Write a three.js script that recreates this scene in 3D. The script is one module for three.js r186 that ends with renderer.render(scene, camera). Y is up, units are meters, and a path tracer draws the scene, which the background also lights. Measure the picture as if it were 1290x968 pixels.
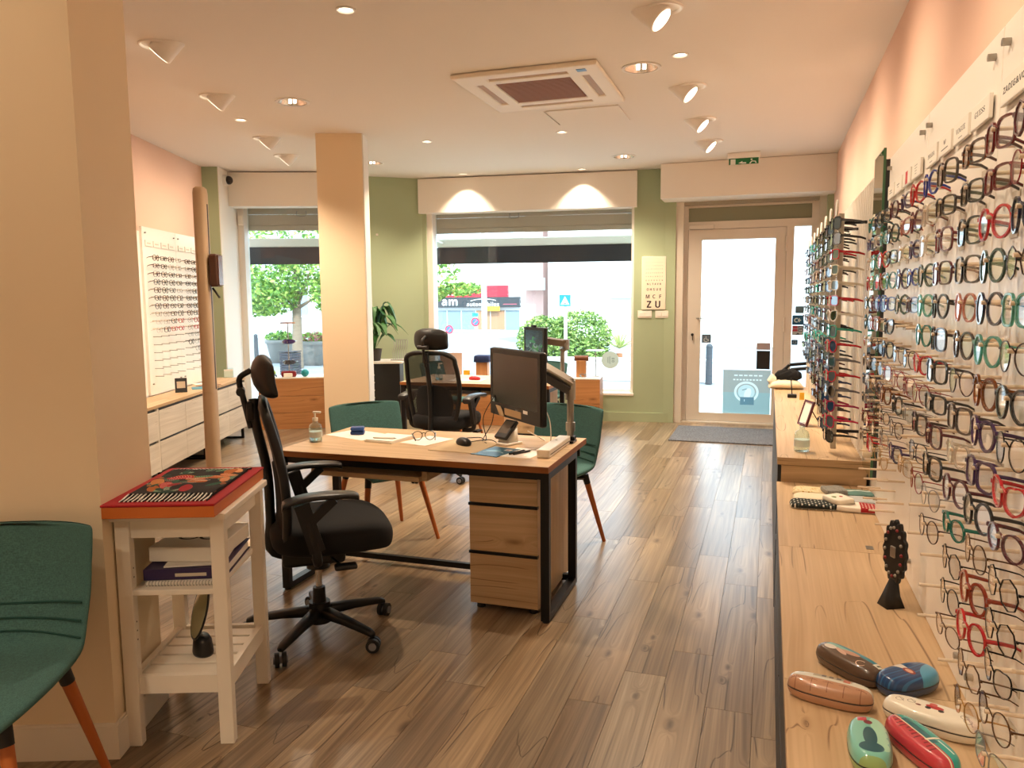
import * as THREE from 'three';
import { mergeGeometries, toCreasedNormals } from 'three/addons/utils/BufferGeometryUtils.js';
import { RoundedBoxGeometry } from 'three/addons/geometries/RoundedBoxGeometry.js';

// ------------------------------------------------------------------ camera, sky, sun, exposure
const scene = new THREE.Scene();
const camera = new THREE.PerspectiveCamera(53.1, 1290 / 968, 0.05, 200);
camera.position.set(0, 1.45, 0);
camera.up.set(-0.026995, 0.994028, -0.10573);
camera.lookAt(-0.315079, 1.45 - 0.108838, -0.942804);
scene.background = new THREE.Color(0.74, 0.90, 1.0);
scene.backgroundIntensity = 5.2;
const renderer = new THREE.WebGLRenderer();
renderer.toneMapping = THREE.LinearToneMapping;
renderer.toneMappingExposure = 1.0;
renderer.shadowMap.enabled = true;
const sun = new THREE.DirectionalLight(new THREE.Color(1, 0.94, 0.84), 5.5);
sun.position.set(9, 22, 6); sun.target.position.set(-3, 0, -14); scene.add(sun, sun.target);
sun.castShadow = true;
Object.assign(sun.shadow.camera, { left: -30, right: 30, top: 30, bottom: -30, near: 1, far: 80 });
const LAMP = 1.9;                                            // common level of all ceiling lamps
const WARM = new THREE.Color(1, 0.80, 0.58), BEAM = new THREE.Color(1, 0.80, 0.585);

// ------------------------------------------------------------------ helpers
const V = (x, y, z) => new THREE.Vector3(x, y, z);
const D2R = Math.PI / 180;
let seed = 7;
const rnd = () => { seed = (seed * 1664525 + 1013904223) >>> 0; return seed / 4294967296; };
const rr = (a, b) => a + (b - a) * rnd();
const pick = (a) => a[Math.floor(rnd() * a.length) % a.length];
const used = {};
function numbered(n) { const k = used[n] = (used[n] ?? -1) + 1; return k ? n + '_' + String(k).padStart(3, '0') : n; }
function tag(o, label, category, group) { o.userData.label = label; o.userData.category = category; if (group) o.userData.group = group; return o; }
function shade(o) { o.castShadow = true; o.receiveShadow = true; return o; }
function thing(name, label, category, pos = [0, 0, 0], turn = 0, group) {
  const g = new THREE.Group(); g.name = numbered(name); g.position.set(...pos); g.rotation.y = turn; scene.add(g);
  return tag(g, label, category, group);
}
function part(name, geo, mat, parent) {
  const m = shade(new THREE.Mesh(Array.isArray(geo) ? merge(geo) : geo, mat)); m.name = name; parent.add(m); return m;
}
function solo(name, geo, mat, label, category, pos = [0, 0, 0], turn = 0, group) {
  const m = shade(new THREE.Mesh(Array.isArray(geo) ? merge(geo) : geo, mat)); m.name = numbered(name); m.position.set(...pos); m.rotation.y = turn; scene.add(m);
  return tag(m, label, category, group);
}
function struct(name, geo, mat, parent = scene) {
  const m = shade(new THREE.Mesh(Array.isArray(geo) ? merge(geo) : geo, mat)); m.name = parent === scene ? numbered(name) : name; parent.add(m);
  if (parent === scene) m.userData.kind = 'structure';
  return m;
}
function merge(list) {
  if (list.length === 1) return list[0];
  return mergeGeometries(list.map((g) => { const n = g.index ? g.toNonIndexed() : g; for (const k of Object.keys(n.attributes)) if (!['position', 'normal', 'uv'].includes(k)) n.deleteAttribute(k); return n; }));
}
// planar uv in metres, v along the grain axis (0 x, 1 y, 2 z)
function grain(geo, axis = 2, ou = 0, ov = 0) {
  const p = geo.attributes.position, n = geo.attributes.normal, uv = new Float32Array(p.count * 2);
  for (let i = 0; i < p.count; i++) {
    const c = [p.getX(i), p.getY(i), p.getZ(i)], a = [Math.abs(n.getX(i)), Math.abs(n.getY(i)), Math.abs(n.getZ(i))];
    const m = a[0] >= a[1] && a[0] >= a[2] ? 0 : a[1] >= a[2] ? 1 : 2;
    let v = axis === m ? (axis + 1) % 3 : axis; const u = 3 - m - v;
    uv[2 * i] = c[u] + ou; uv[2 * i + 1] = c[v] + ov;
  }
  geo.setAttribute('uv', new THREE.BufferAttribute(uv, 2)); return geo;
}
function box(w, h, d, x = 0, y = 0, z = 0, axis = 2, ou = 0, ov = 0) { return grain(new THREE.BoxGeometry(w, h, d).translate(x, y, z), axis, ou, ov); }
// box from min to max corners
function bb(x0, x1, y0, y1, z0, z1, axis = 2, ou = 0, ov = 0) { return box(x1 - x0, y1 - y0, Math.abs(z1 - z0), (x0 + x1) / 2, (y0 + y1) / 2, (z0 + z1) / 2, axis, ou, ov); }
function rbox(w, h, d, x = 0, y = 0, z = 0, r = 0.005, s = 2, axis = 2) { return grain(new RoundedBoxGeometry(w, h, d, s, Math.min(r, w / 2.01, h / 2.01, d / 2.01)).translate(x, y, z), axis); }
function cyl(r0, r1, h, x = 0, y = 0, z = 0, s = 20) { return new THREE.CylinderGeometry(r0, r1, h, s).translate(x, y, z); }
function lathe(pts, s = 28) { return new THREE.LatheGeometry(pts.map((p) => new THREE.Vector2(p[0], p[1])), s); }
function tube(pts, r, seg = 16, rad = 8, closed = false) { return new THREE.TubeGeometry(new THREE.CatmullRomCurve3(pts.map((p) => V(...p)), closed, 'catmullrom', 0.5), seg, r, rad, closed); }
function poly(pts, r, rad = 8) { // straight segments joined end to end
  return merge(pts.slice(1).map((b, i) => rod(pts[i], b, r, r, rad)));
}
function rod(a, b, ra, rb = ra, s = 10) {
  const A = V(...a), B = V(...b), d = B.clone().sub(A), g = new THREE.CylinderGeometry(rb, ra, d.length(), s);
  g.applyQuaternion(new THREE.Quaternion().setFromUnitVectors(V(0, 1, 0), d.clone().normalize())); return g.translate(...A.add(B).multiplyScalar(0.5).toArray());
}
function bar(a, b, w, h = w) { // rectangular bar from a to b
  const A = V(...a), B = V(...b), d = B.clone().sub(A), g = new THREE.BoxGeometry(w, d.length(), h);
  g.applyQuaternion(new THREE.Quaternion().setFromUnitVectors(V(0, 1, 0), d.clone().normalize())); return g.translate(...A.add(B).multiplyScalar(0.5).toArray());
}
// skin over closed rings of equal length, ends capped
function loft(rings, caps = true) {
  const n = rings[0].length, pos = [], uv = [], idx = [];
  rings.forEach((r, i) => r.forEach((p, j) => { pos.push(...p); uv.push(j / n, i / (rings.length - 1)); }));
  for (let i = 0; i + 1 < rings.length; i++) for (let j = 0; j < n; j++) { const a = i * n + j, b = i * n + (j + 1) % n, c = a + n, d = b + n; idx.push(a, b, c, b, d, c); }
  if (caps) for (const [i, f] of [[0, 1], [rings.length - 1, 0]]) {
    const c = pos.length / 3, m = [0, 0, 0]; rings[i].forEach((p) => p.forEach((q, k) => { m[k] += q / n; })); pos.push(...m); uv.push(0.5, i ? 1 : 0);
    for (let j = 0; j < n; j++) { const a = i * n + j, b = i * n + (j + 1) % n; f ? idx.push(c, b, a) : idx.push(c, a, b); }
  }
  const g = new THREE.BufferGeometry(); g.setAttribute('position', new THREE.Float32BufferAttribute(pos, 3)); g.setAttribute('uv', new THREE.Float32BufferAttribute(uv, 2)); g.setIndex(idx); g.computeVertexNormals(); return g;
}
const ell = (rx, rz, n = 20, p = 2) => Array.from({ length: n }, (_, i) => { const t = i / n * 2 * Math.PI, c = Math.cos(t), s = Math.sin(t); return [Math.sign(c) * Math.abs(c) ** (2 / p) * rx, Math.sign(s) * Math.abs(s) ** (2 / p) * rz]; });
const MAT = (c, rough = 0.6, extra = {}) => new THREE.MeshStandardMaterial({ color: c, roughness: rough, ...extra });
const PHY = (c, rough = 0.6, extra = {}) => new THREE.MeshPhysicalMaterial({ color: c, roughness: rough, ...extra });

// ------------------------------------------------------------------ textures
const H2 = (x, y, s) => { let h = (x * 374761393 + y * 668265263 + s * 2147483647) | 0; h = Math.imul(h ^ (h >>> 13), 1274126177); h ^= h >>> 16; return (h >>> 0) / 4294967296; };
function vn(x, y, s, px = 0, py = 0) {
  let xi = Math.floor(x), yi = Math.floor(y); const fx = x - xi, fy = y - yi, u = fx * fx * (3 - 2 * fx), v = fy * fy * (3 - 2 * fy);
  const w = (a, p) => p ? ((a % p) + p) % p : a;
  const a = H2(w(xi, px), w(yi, py), s), b = H2(w(xi + 1, px), w(yi, py), s), c = H2(w(xi, px), w(yi + 1, py), s), d = H2(w(xi + 1, px), w(yi + 1, py), s);
  return a + (b - a) * u + (c - a) * v + (a - b - c + d) * u * v;
}
function dataTex(w, h, fn, mx = 1, my = 1, srgb = true) {
  const a = new Uint8Array(w * h * 4);
  for (let y = 0; y < h; y++) for (let x = 0; x < w; x++) { const c = fn(x / w, y / h), i = (y * w + x) * 4; a[i] = c[0]; a[i + 1] = c[1]; a[i + 2] = c[2]; a[i + 3] = 255; }
  const t = new THREE.DataTexture(a, w, h); t.wrapS = t.wrapT = THREE.RepeatWrapping; t.magFilter = THREE.LinearFilter; t.minFilter = THREE.LinearMipmapLinearFilter; t.repeat.set(1 / mx, 1 / my);
  if (srgb) t.colorSpace = THREE.SRGBColorSpace; t.needsUpdate = true; return t;
}
const mixc = (a, b, t) => [a[0] + (b[0] - a[0]) * t, a[1] + (b[1] - a[1]) * t, a[2] + (b[2] - a[2]) * t];
const sat = (x) => Math.max(0, Math.min(1, x));
function woodTex(w, h, mx, my, o) {
  const K = []; for (let i = 0; i < o.knots; i++) K.push([H2(i, 3, o.s), H2(i, 5, o.s), 0.5 + H2(i, 9, o.s)]);
  return dataTex(w, h, (u, v) => {
    let du = 0, kn = 0;
    for (const [ku, kv, ks] of K) {
      let ex = (u - ku) * mx, ey = (v - kv) * my; if (ex > mx / 2) ex -= mx; if (ex < -mx / 2) ex += mx; if (ey > my / 2) ey -= my; if (ey < -my / 2) ey += my;
      const q = (ex * ex) / (0.012 * ks) ** 2 + (ey * ey) / (0.035 * ks) ** 2; if (q < 14) { du += Math.exp(-q * 0.5) * 0.05 * Math.sign(ex || 1); kn = Math.max(kn, Math.exp(-q * 1.6)); }
    }
    const uu = u + du / mx;
    const wob = (vn(uu * 6, v * 3, o.s + 1, 6, 3) - 0.5) * 0.04 / mx;
    const X = uu + wob, f = Math.round(mx * 60), ff = Math.round(mx * 260);
    const g1 = vn(X * f, v * my * 1.6, o.s + 2, f, Math.round(my * 1.6)), g2 = vn(X * ff, v * Math.round(my * 5), o.s + 3, ff, Math.round(my * 5)), br = vn(u * 5, v * 4, o.s + 4, 5, 4);
    const f3 = Math.round(mx * 26), vf = Math.round(my * 1.7), n1 = vn(X * f3, v * vf, o.s + 5, f3, vf), n2 = vn(X * f3 + 0.05, v * vf, o.s + 5, f3, vf), cr = Math.abs(n1 - 0.5) / (Math.abs(n2 - n1) / 0.05 * 26 + 0.001), cm = vn(u * 9, v * 7, o.s + 6, 9, 7);
    let c = mixc(o.a, o.b, sat(0.5 * g1 + 0.38 * g2 + 0.5 * (br - 0.5) + 0.03));
    const crack = sat(1 - cr / o.cw) * sat((cm - o.ct) * 6);
    c = mixc(c, o.d, sat(crack * o.cd + kn * 0.75 * o.cd));
    return c;
  }, mx, my);
}
function canvasTex(w, h, draw) {
  const c = document.createElement('canvas'); c.width = w; c.height = h; const g = c.getContext('2d'); draw(g, w, h);
  const t = new THREE.CanvasTexture(c); t.colorSpace = THREE.SRGBColorSpace; return t;
}
const text = (g, s, x, y, font, color = '#222', align = 'center') => { g.font = font; g.fillStyle = color; g.textAlign = align; g.textBaseline = 'middle'; g.fillText(s, x, y); };
const clone = (t, rx, ry) => { const c = t.clone(); c.repeat.set(rx, ry); c.needsUpdate = true; return c; };

const floorTex = woodTex(1024, 1536, 0.96, 2.4, { s: 11, a: [104, 88, 71], b: [176, 157, 131], d: [58, 44, 33], knots: 16, cw: 0.0034, ct: 0.45, cd: 0.85 });
const oakTex = woodTex(1024, 1024, 1.2, 1.2, { s: 31, a: [184, 152, 114], b: [218, 188, 150], d: [98, 70, 46], knots: 3, cw: 0.0026, ct: 0.45, cd: 0.75 });
const paleTex = woodTex(512, 512, 1.2, 1.2, { s: 51, a: [196, 186, 170], b: [226, 218, 204], d: [140, 126, 108], knots: 2, cw: 0.003, ct: 0.5, cd: 0.6 });
const speck = dataTex(256, 256, (u, v) => { const n = 150 + 105 * vn(u * 128, v * 128, 4, 128, 128) * (0.7 + 0.3 * vn(u * 16, v * 16, 5, 16, 16)); return [n, n, n]; }, 0.2, 0.2, false);
const weave = dataTex(256, 256, (u, v) => { const n = 175 + 40 * vn(u * 128, v * 32, 2, 128, 32) + 40 * (vn(u * 32, v * 128, 3, 32, 128) - 0.5); return [n, n, n]; }, 0.12, 0.12);
const carpetTex = dataTex(256, 256, (u, v) => { const n = 60 + 90 * vn(u * 128, v * 128, 8, 128, 128) ** 2 + 30 * vn(u * 40, v * 40, 9, 40, 40); return [n, n + 2, n + 6]; }, 0.35, 0.35);

const M = {
  wallPink: MAT(0xecc6b0, 0.85), wallCream: MAT(0xefdcbc, 0.85), wallGreen: MAT(0xa8b695, 0.85), white: MAT(0xf0ebe2, 0.6), ceiling: MAT(0xe8e2da, 0.9),
  plank: [0xffffff, 0xf3ece4, 0xe6ddd3, 0xfff6ea].map((c) => MAT(c, 0.28, { map: floorTex, bumpMap: floorTex, bumpScale: 0.0004 })), subfloor: MAT(0x4a3a2c, 0.8),
  oak: MAT(0xffffff, 0.5, { map: oakTex }), oakWarm: MAT(0xe6bd96, 0.5, { map: oakTex }), oakPale: MAT(0xffffff, 0.55, { map: paleTex }), oakEdge: MAT(0xc08a50, 0.5, { map: oakTex }),
  panel: PHY(0xf6f0e6, 0.3), paintWhite: MAT(0xefe6d6, 0.5), frameGrey: MAT(0xddd6ca, 0.45), frameTaupe: MAT(0xa09a88, 0.5),
  black: MAT(0x111112, 0.5), blackMetal: MAT(0x17171a, 0.4, { metalness: 0.4 }), darkGrey: MAT(0x2e3238, 0.5), plasticBlack: MAT(0x0d0d0f, 0.45), chrome: MAT(0xcfcfcf, 0.2, { metalness: 1 }), steel: MAT(0xa8a49c, 0.35, { metalness: 0.9 }),
  teal: PHY(0x5a8c87, 0.95, { map: weave, bumpMap: weave, bumpScale: 0.0006, sheen: 0.25, sheenRoughness: 0.6 }), legWood: MAT(0xb4632a, 0.5), fabricBlack: MAT(0x0e0e10, 0.95), meshBlack: MAT(0x1b1819, 0.8),
  glass: PHY(0xffffff, 0.02, { transmission: 1, thickness: 0, ior: 1.45 }), clear: PHY(0xffffff, 0.04, { transmission: 1, thickness: 0.01, ior: 1.45 }), acrylic: PHY(0xf4fbfa, 0.05, { transmission: 1, thickness: 0 }),
  paper: MAT(0xf3eee6, 0.8), red: MAT(0xa80c18, 0.75), orange: MAT(0xd0702a, 0.5), purple: MAT(0x2e1f4c, 0.5), leaf: PHY(0x2f6a2a, 0.5, { side: THREE.DoubleSide }), mirror: MAT(0xb9c4b4, 0.03, { metalness: 1 }), plateWhite: MAT(0xf2ece0, 0.4),
  lampWhite: MAT(0xf2eee8, 0.5), screen: PHY(0x14110e, 0.22), tagGrey: MAT(0xcfc4b2, 0.4), peg: PHY(0xe6d3bb, 0.25, {}),
  street: MAT(0x86898c, 0.9), facadeWhite: MAT(0xf2f0ec, 0.9), facadePink: MAT(0xcaa59c, 0.9), awning: MAT(0x1a1d24, 0.8), shutter: MAT(0xcbbba6, 0.6),
};
const glow = (c, i) => new THREE.MeshStandardMaterial({ color: 0x222222, emissive: c, emissiveIntensity: i });

// ------------------------------------------------------------------ room shell
const CEIL = 2.92, WALLX = 0.62;
const LA = 20.3 * D2R, cu = Math.cos(LA), su = Math.sin(LA);
const O = [-5.92, -7.08];                                   // corner of the slanted left part; a runs along its facade, b into the depth
const L = (a, b) => [O[0] + a * cu - b * su, O[1] - a * su - b * cu];
const L3 = (a, y, b) => { const p = L(a, b); return [p[0], y, p[1]]; };
// wall as a prism between two plan points, thickness to the left of the direction
function wallSeg(p, q, y0, y1, t, mat, name, parent) {
  const dx = q[0] - p[0], dz = q[1] - p[1], len = Math.hypot(dx, dz), g = box(len, y1 - y0, Math.abs(t), len / 2, (y0 + y1) / 2, -t / 2);
  const m = struct(name, g, mat, parent); m.position.set(p[0], 0, p[1]); m.rotation.y = Math.atan2(-dz, dx); return m;
}
// floor: base with real planks
const floorM = struct('floor', bb(-8.5, 0.9, -0.2, -0.012, -9.5, 2.2), M.subfloor);
{
  const PW = 0.16, PL = 1.26, geos = {};
  const plankGeo = (k, len) => geos[k + '_' + len.toFixed(2)] ??= (() => { const g = new THREE.BoxGeometry(PW - 0.0016, 0.012, len - 0.0016).translate(0, -0.006, 0); return grain(g, 2, (k % 6) * 0.16 + 0.08, (k * 0.37) % 2.4); })();
  const rest = [], cand = [];
  for (let i = 0; i < 54; i++) {
    const x = 0.62 - PW * (i + 0.5), off = H2(i, 1, 77) * PL;
    for (let z = 2.2 + off; z > -9.3; z -= PL) {
      const z0 = Math.min(z, 2.2), z1 = Math.max(z - PL, -9.3), zc = (z0 + z1) / 2, len = z0 - z1; if (len < 0.05) continue;
      const k = Math.floor(H2(i, Math.round(z * 10), 5) * 18), far = -zc, ang = Math.atan2(x, far) / D2R;
      const seen = far > 0.6 && ang > -62 && ang < 10 && x < 0.16 && x > -6.2 && !(x < -2.4 && far < 2.6);
      cand.push({ x, zc, k, g: plankGeo(k, len), r: seen ? Math.hypot(x, zc) : 99 });
    }
  }
  cand.sort((p, q) => p.r - q.r).forEach((c, i) => {
    if (i < 300 && c.r < 90) part('plank', c.g, M.plank[c.k % 4], floorM).position.set(c.x, 0, c.zc);
    else rest.push(c.g.clone().translate(c.x, 0, c.zc));
  });
  const r = part('outer_planks', rest, M.plank[1], floorM); r.userData.kind = 'stuff';
}
// ceiling with round openings for the recessed lamps
const bigRecess = [[-3.39, -5.07], [-0.82, -5.11], [-1.475, -8.13], [-4.07, -7.53]];
bigRecess.back = [-1.3, 0.9];
const smallRecess = [[-2.08, -3.61], [-4.11, -5.41], [-3.06, -6.72], [-1.78, -6.77], [-0.555, -4.93], [-3.44, -8.545], [-2.06, -8.725]];
{
  const s = new THREE.Shape([[-8.5, -2.2], [0.75, -2.2], [0.75, 9.4], [-1.1, 9.4], [-4.1, 9.0], [-6.5, 8.0], [-8.5, 8.0]].map((p) => new THREE.Vector2(p[0], p[1])));
  for (const [l, r] of [[[...bigRecess, bigRecess.back], 0.11], [smallRecess, 0.042]]) for (const [x, z] of l) { const h = new THREE.Path(); h.absarc(x, -z, r, 0, Math.PI * 2); s.holes.push(h); }
  for (const [x, z, a, b] of [[-1.535, -5.31, 0.43, 0.43], [-1.725, -6.25, 0.006, 0.25]]) { const h = new THREE.Path(); h.moveTo(x - a, -z - b); h.lineTo(x + a, -z - b); h.lineTo(x + a, -z + b); h.lineTo(x - a, -z + b); h.closePath(); s.holes.push(h); }   // well of the air conditioner, open joint of the hatch
  const g = new THREE.ExtrudeGeometry(s, { depth: 0.2, bevelEnabled: false, curveSegments: 12 }); g.rotateX(-Math.PI / 2); g.translate(0, CEIL, 0);
  struct('ceiling', g, M.ceiling);
  struct('roof_slab', bb(-8.6, 1.0, CEIL + 0.2, CEIL + 0.45, -9.5, 2.4), M.ceiling);
}
struct('wall_right', bb(WALLX, WALLX + 0.25, 0, CEIL, -9.4, 2.2), M.wallPink);
struct('wall_back', bb(-8.5, WALLX + 0.25, 0, CEIL, 2.0, 2.3), M.wallCream);
wallSeg(L(0, -8.9), L(0, 0.9), 0, CEIL, 0.25, M.wallPink, 'wall_left');
{ // near partition on the left with its skirting, turned like the left part of the shop
  const g = new THREE.Group(); g.name = 'wall_partition'; g.userData.kind = 'structure'; g.position.set(-1.945, 0, -1.80); g.rotation.y = LA; scene.add(g);
  part('plaster', bb(-3.2, 0, 0, CEIL, -0.36, 0), M.wallCream, g);
  part('skirting', [bb(-3.2, 0.012, 0, 0.11, -0.372, 0.012), bb(-3.2, 0.008, 0.11, 0.118, -0.368, 0.008)], M.paintWhite, g);
}
{ // free column
  const g = new THREE.Group(); g.name = 'wall_column'; g.userData.kind = 'structure'; g.position.set(-3.833, 0, -6.063); g.rotation.y = LA; scene.add(g);
  part('plaster', bb(0, 0.402, 0, CEIL, -0.30, 0), M.wallCream, g);
  part('side_board', bb(0.402, 0.412, 0, CEIL, -0.30, -0.01), M.white, g);
  part('skirting', bb(-0.012, 0.424, 0, 0.11, -0.312, 0.012), M.paintWhite, g);
}
{ // green pier in the left corner with its white side
  const g = new THREE.Group(); g.name = 'wall_pier'; g.userData.kind = 'structure'; g.position.set(O[0], 0, O[1]); g.rotation.y = LA; scene.add(g);
  part('plaster', bb(0, 0.17, 0, CEIL, -0.62, 0), M.wallGreen, g);
  part('side_board', bb(0.17, 0.18, 0, CEIL, -0.62, -0.004), M.white, g);
}
const glassMat = PHY(0xf6fcff, 0.0, { transmission: 1, thickness: 0, ior: 1.4 });
// ---- a shop window in a slanted facade: local x along the wall, y up, z towards the room
function shopWindow(name, p, turn, o) {
  const g = new THREE.Group(); g.name = name; g.userData.kind = 'structure'; g.position.set(p[0], 0, p[1]); g.rotation.y = turn; scene.add(g);
  const { x0, x1, sill, head, wl, wr } = o;
  if (wl !== x0) part('wall_below', bb(wl, x0, 0, CEIL, -0.25, 0), o.mat, g);
  if (wr !== x1) part('wall_side', bb(x1, wr, 0, CEIL, -0.25, 0), o.mat, g);
  part('wall_under_sill', bb(x0, x1, 0, sill - 0.03, -0.25, 0), o.mat, g);
  part('lintel', bb(x0, x1, head + 0.1, CEIL, -0.25, -0.02), M.white, g);
  part('sill', rbox(x1 - x0 + 0.02, 0.03, 0.27, (x0 + x1) / 2, sill - 0.015, -0.12, 0.004), M.white, g);
  if (sill > 0.2) part('skirting', bb(wl, wr, 0, 0.11, 0, 0.014), M.wallGreen, g);
  part('window_frame', [bb(x0, x0 + 0.07, sill, head + 0.1, -0.2, -0.02), bb(x1 - 0.03, x1, sill, head + 0.1, -0.2, -0.02), bb(x0, x1, sill, sill + 0.03, -0.19, -0.13), bb(x0, x1, head + 0.04, head + 0.1, -0.2, -0.06)], M.white, g);
  part('pane', bb(x0 + 0.06, x1 - 0.02, sill + 0.02, head + 0.06, -0.163, -0.157), glassMat, g);
  const sh = part('header_box', rbox(o.hx1 - o.hx0, CEIL - 0.012 - head, 0.20, (o.hx0 + o.hx1) / 2, (CEIL - 0.012 + head) / 2, o.hz - 0.10, 0.004), M.white, g);
  const r = new THREE.Group(); r.name = 'roller_shutter'; g.add(r);
  for (let i = 0; i < 2; i++) part('slat', rbox(x1 - x0 - 0.04, 0.128, 0.016, (x0 + x1) / 2, head + 0.025 - i * 0.129, -0.225, 0.006), M.shutter, r);
  part('bottom_bar', rbox(x1 - x0 - 0.04, 0.06, 0.03, (x0 + x1) / 2, head - 0.199, -0.225, 0.006), M.shutter, r);
  const hx = (x0 + x1) / 2 + (o.ring ?? 0);
  part('pull_ring', tube([[hx - 0.055, head - 0.0, -0.2], [hx - 0.05, head - 0.055, -0.19], [hx + 0.05, head - 0.055, -0.19], [hx + 0.055, head, -0.2]], 0.006, 14, 6), M.steel, r);
  return g;
}
const midTurn = 7 * D2R;
const midWin = shopWindow('window_1', [-4.06, -8.71], midTurn, { x0: 0.06, x1: 2.57, sill: 0.34, head: 2.5, wl: 0, wr: 2.98, mat: M.wallGreen, hx0: -0.02, hx1: 2.60, hz: 0.06, ring: -0.2 });
const lw = L(0.18, 0.58);
const leftWin = shopWindow('window_2', lw, LA, { x0: 0.0, x1: 1.05, sill: 0.16, head: 2.53, wl: 0, wr: 1.16, mat: M.wallGreen, hx0: 0.0, hx1: 1.14, hz: 0.28, ring: 0.18 });
{ const q = [lw[0] + 1.16 * cu, lw[1] - 1.16 * su]; wallSeg(q, [-4.04, -8.72], 0, CEIL, 0.2, M.wallGreen, 'wall_green'); wallSeg(q, [-4.04, -8.72], 0, 0.11, -0.014, M.wallGreen, 'baseboard_green'); }
// ---- entrance door
{
  const g = new THREE.Group(); g.name = 'door_1'; g.userData.kind = 'structure'; g.position.set(0, 0, -9.2); scene.add(g);
  part('jamb', [bb(-1.16, -1.04, 0, CEIL, -0.12, 0.14), bb(0.56, 0.64, 0, CEIL, -0.12, 0.2)], M.wallGreen, g);
  part('casing', [bb(-1.045, -0.955, 0, 2.6, -0.06, 0.11), bb(0.49, 0.57, 0, 2.6, -0.06, 0.06)], M.frameGrey, g);
  part('door_frame', [bb(-0.955, -0.91, 0, 2.235, -0.05, 0.03), bb(0.16, 0.24, 0, 2.235, -0.05, 0.03), bb(0.415, 0.49, 0, 2.235, -0.05, 0.03), bb(-0.955, 0.49, 2.235, 2.32, -0.05, 0.03), bb(-0.955, -0.91, 2.32, 2.48, -0.05, 0.03), bb(0.415, 0.49, 2.32, 2.48, -0.05, 0.03), bb(-0.955, 0.49, 2.48, 2.54, -0.05, 0.03), bb(0.24, 0.415, 0, 0.12, -0.05, 0.02), bb(-0.91, -0.885, 0, 2.21, -0.075, -0.045), bb(0.135, 0.16, 0, 2.21, -0.075, -0.045), bb(-0.91, 0.16, 2.21, 2.235, -0.075, -0.045)], M.frameGrey, g);
  part('transom_panel', bb(-0.91, 0.42, 2.32, 2.48, -0.03, -0.01), MAT(0x8d9078, 0.6), g);
  part('shutter_rail', rbox(1.44, 0.05, 0.05, -0.235, 2.525, 0.06, 0.008), M.frameTaupe, g);
  part('side_pane', bb(0.24, 0.415, 0.12, 2.235, -0.012, -0.006), glassMat, g);
  part('threshold', rbox(1.2, 0.03, 0.2, -0.37, 0.005, -0.02, 0.004), M.frameGrey, g);
  const leaf = new THREE.Group(); leaf.name = 'door_leaf'; g.add(leaf);
  part('leaf_frame', [bb(-0.907, -0.755, 0.025, 2.231, -0.04, 0.02), bb(0.045, 0.157, 0.025, 2.231, -0.04, 0.02), bb(-0.755, 0.045, 2.115, 2.231, -0.04, 0.02), bb(-0.755, 0.045, 0.025, 0.12, -0.04, 0.02)], M.frameGrey, leaf);
  part('leaf_pane', bb(-0.756, 0.046, 0.119, 2.116, -0.012, -0.006), glassMat, leaf);
  part('door_closer', rbox(0.28, 0.05, 0.05, -0.76, 2.26, 0.05, 0.008), M.frameGrey, leaf);
  for (const y of [2.05, 1.15, 0.25]) part('hinge', rbox(0.022, 0.17, 0.03, 0.158, y, 0.03, 0.006), M.frameGrey, leaf);
  part('lock', [cyl(0.016, 0.016, 0.02).rotateX(Math.PI / 2).translate(-0.845, 1.03, 0.03), box(0.008, 0.07, 0.012, -0.84, 1.0, 0.045)], M.blackMetal, leaf);
  part('pull_handle', tube([[-0.72, 1.22, 0.0], [-0.76, 1.22, 0.05], [-0.80, 1.22, 0.02]], 0.008, 10, 6), M.steel, leaf);
  part('header_box', rbox(1.79, CEIL - 2.545, 0.44, -0.275, (CEIL + 2.545) / 2 - 0.004, 0.28, 0.004), M.white, g);
}
struct('wall_door_backing', bb(-1.2, 0.7, 2.54, CEIL, -9.42, -9.2), M.white);

// ------------------------------------------------------------------ lamps
function gimbal(x, z, tx, ty, tz, power, label, group) {
  const t = thing('spotlight_fitting', label, 'spotlight', [x, CEIL, z], 0, group);
  part('trim_ring', lathe([[0.098, 0], [0.098, -0.008], [0.086, -0.012], [0.08, 0]]), M.lampWhite, t);
  const d = V(tx - x, ty - CEIL, tz - z).normalize(), h = V(d.x, 0, d.z).normalize();
  // housing: a cut cylinder leaning towards the wall
  const ring = (c, ax, r) => { const e1 = V(0, 1, 0).cross(ax).normalize(), e2 = ax.clone().cross(e1); return Array.from({ length: 24 }, (_, i) => c.clone().addScaledVector(e1, r * Math.cos(i / 24 * 2 * Math.PI)).addScaledVector(e2, r * Math.sin(i / 24 * 2 * Math.PI)).toArray()); };
  const tip = V(0, -0.058, 0).addScaledVector(h, -0.012);
  part('housing', loft([ring(tip.clone().addScaledVector(d, -0.15), d, 0.07), ring(tip.clone().addScaledVector(d, -0.004), d, 0.07), ring(tip, d, 0.066)]), M.lampWhite, t);
  const face = part('lamp_glass', new THREE.CircleGeometry(0.06, 28).applyQuaternion(new THREE.Quaternion().setFromUnitVectors(V(0, 0, 1), d)).translate(...tip.clone().addScaledVector(d, 0.002).toArray()), glow(WARM, power > 0 ? 7 : 0.2), t);
  if (power > 0) {
    const s = new THREE.SpotLight(BEAM, power * LAMP, 0, 52 * D2R, 0.9, 2); s.name = 'beam'; s.castShadow = true; s.shadow.radius = 2.5;
    s.position.copy(tip.clone().addScaledVector(d, 0.02)); s.target.position.copy(tip.clone().addScaledVector(d, 1)); t.add(s, s.target); s.target.name = 'aim';
  }
}
const GR = 'swivel spotlights over the right display wall', GL = 'swivel spotlights over the left display wall';
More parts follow.
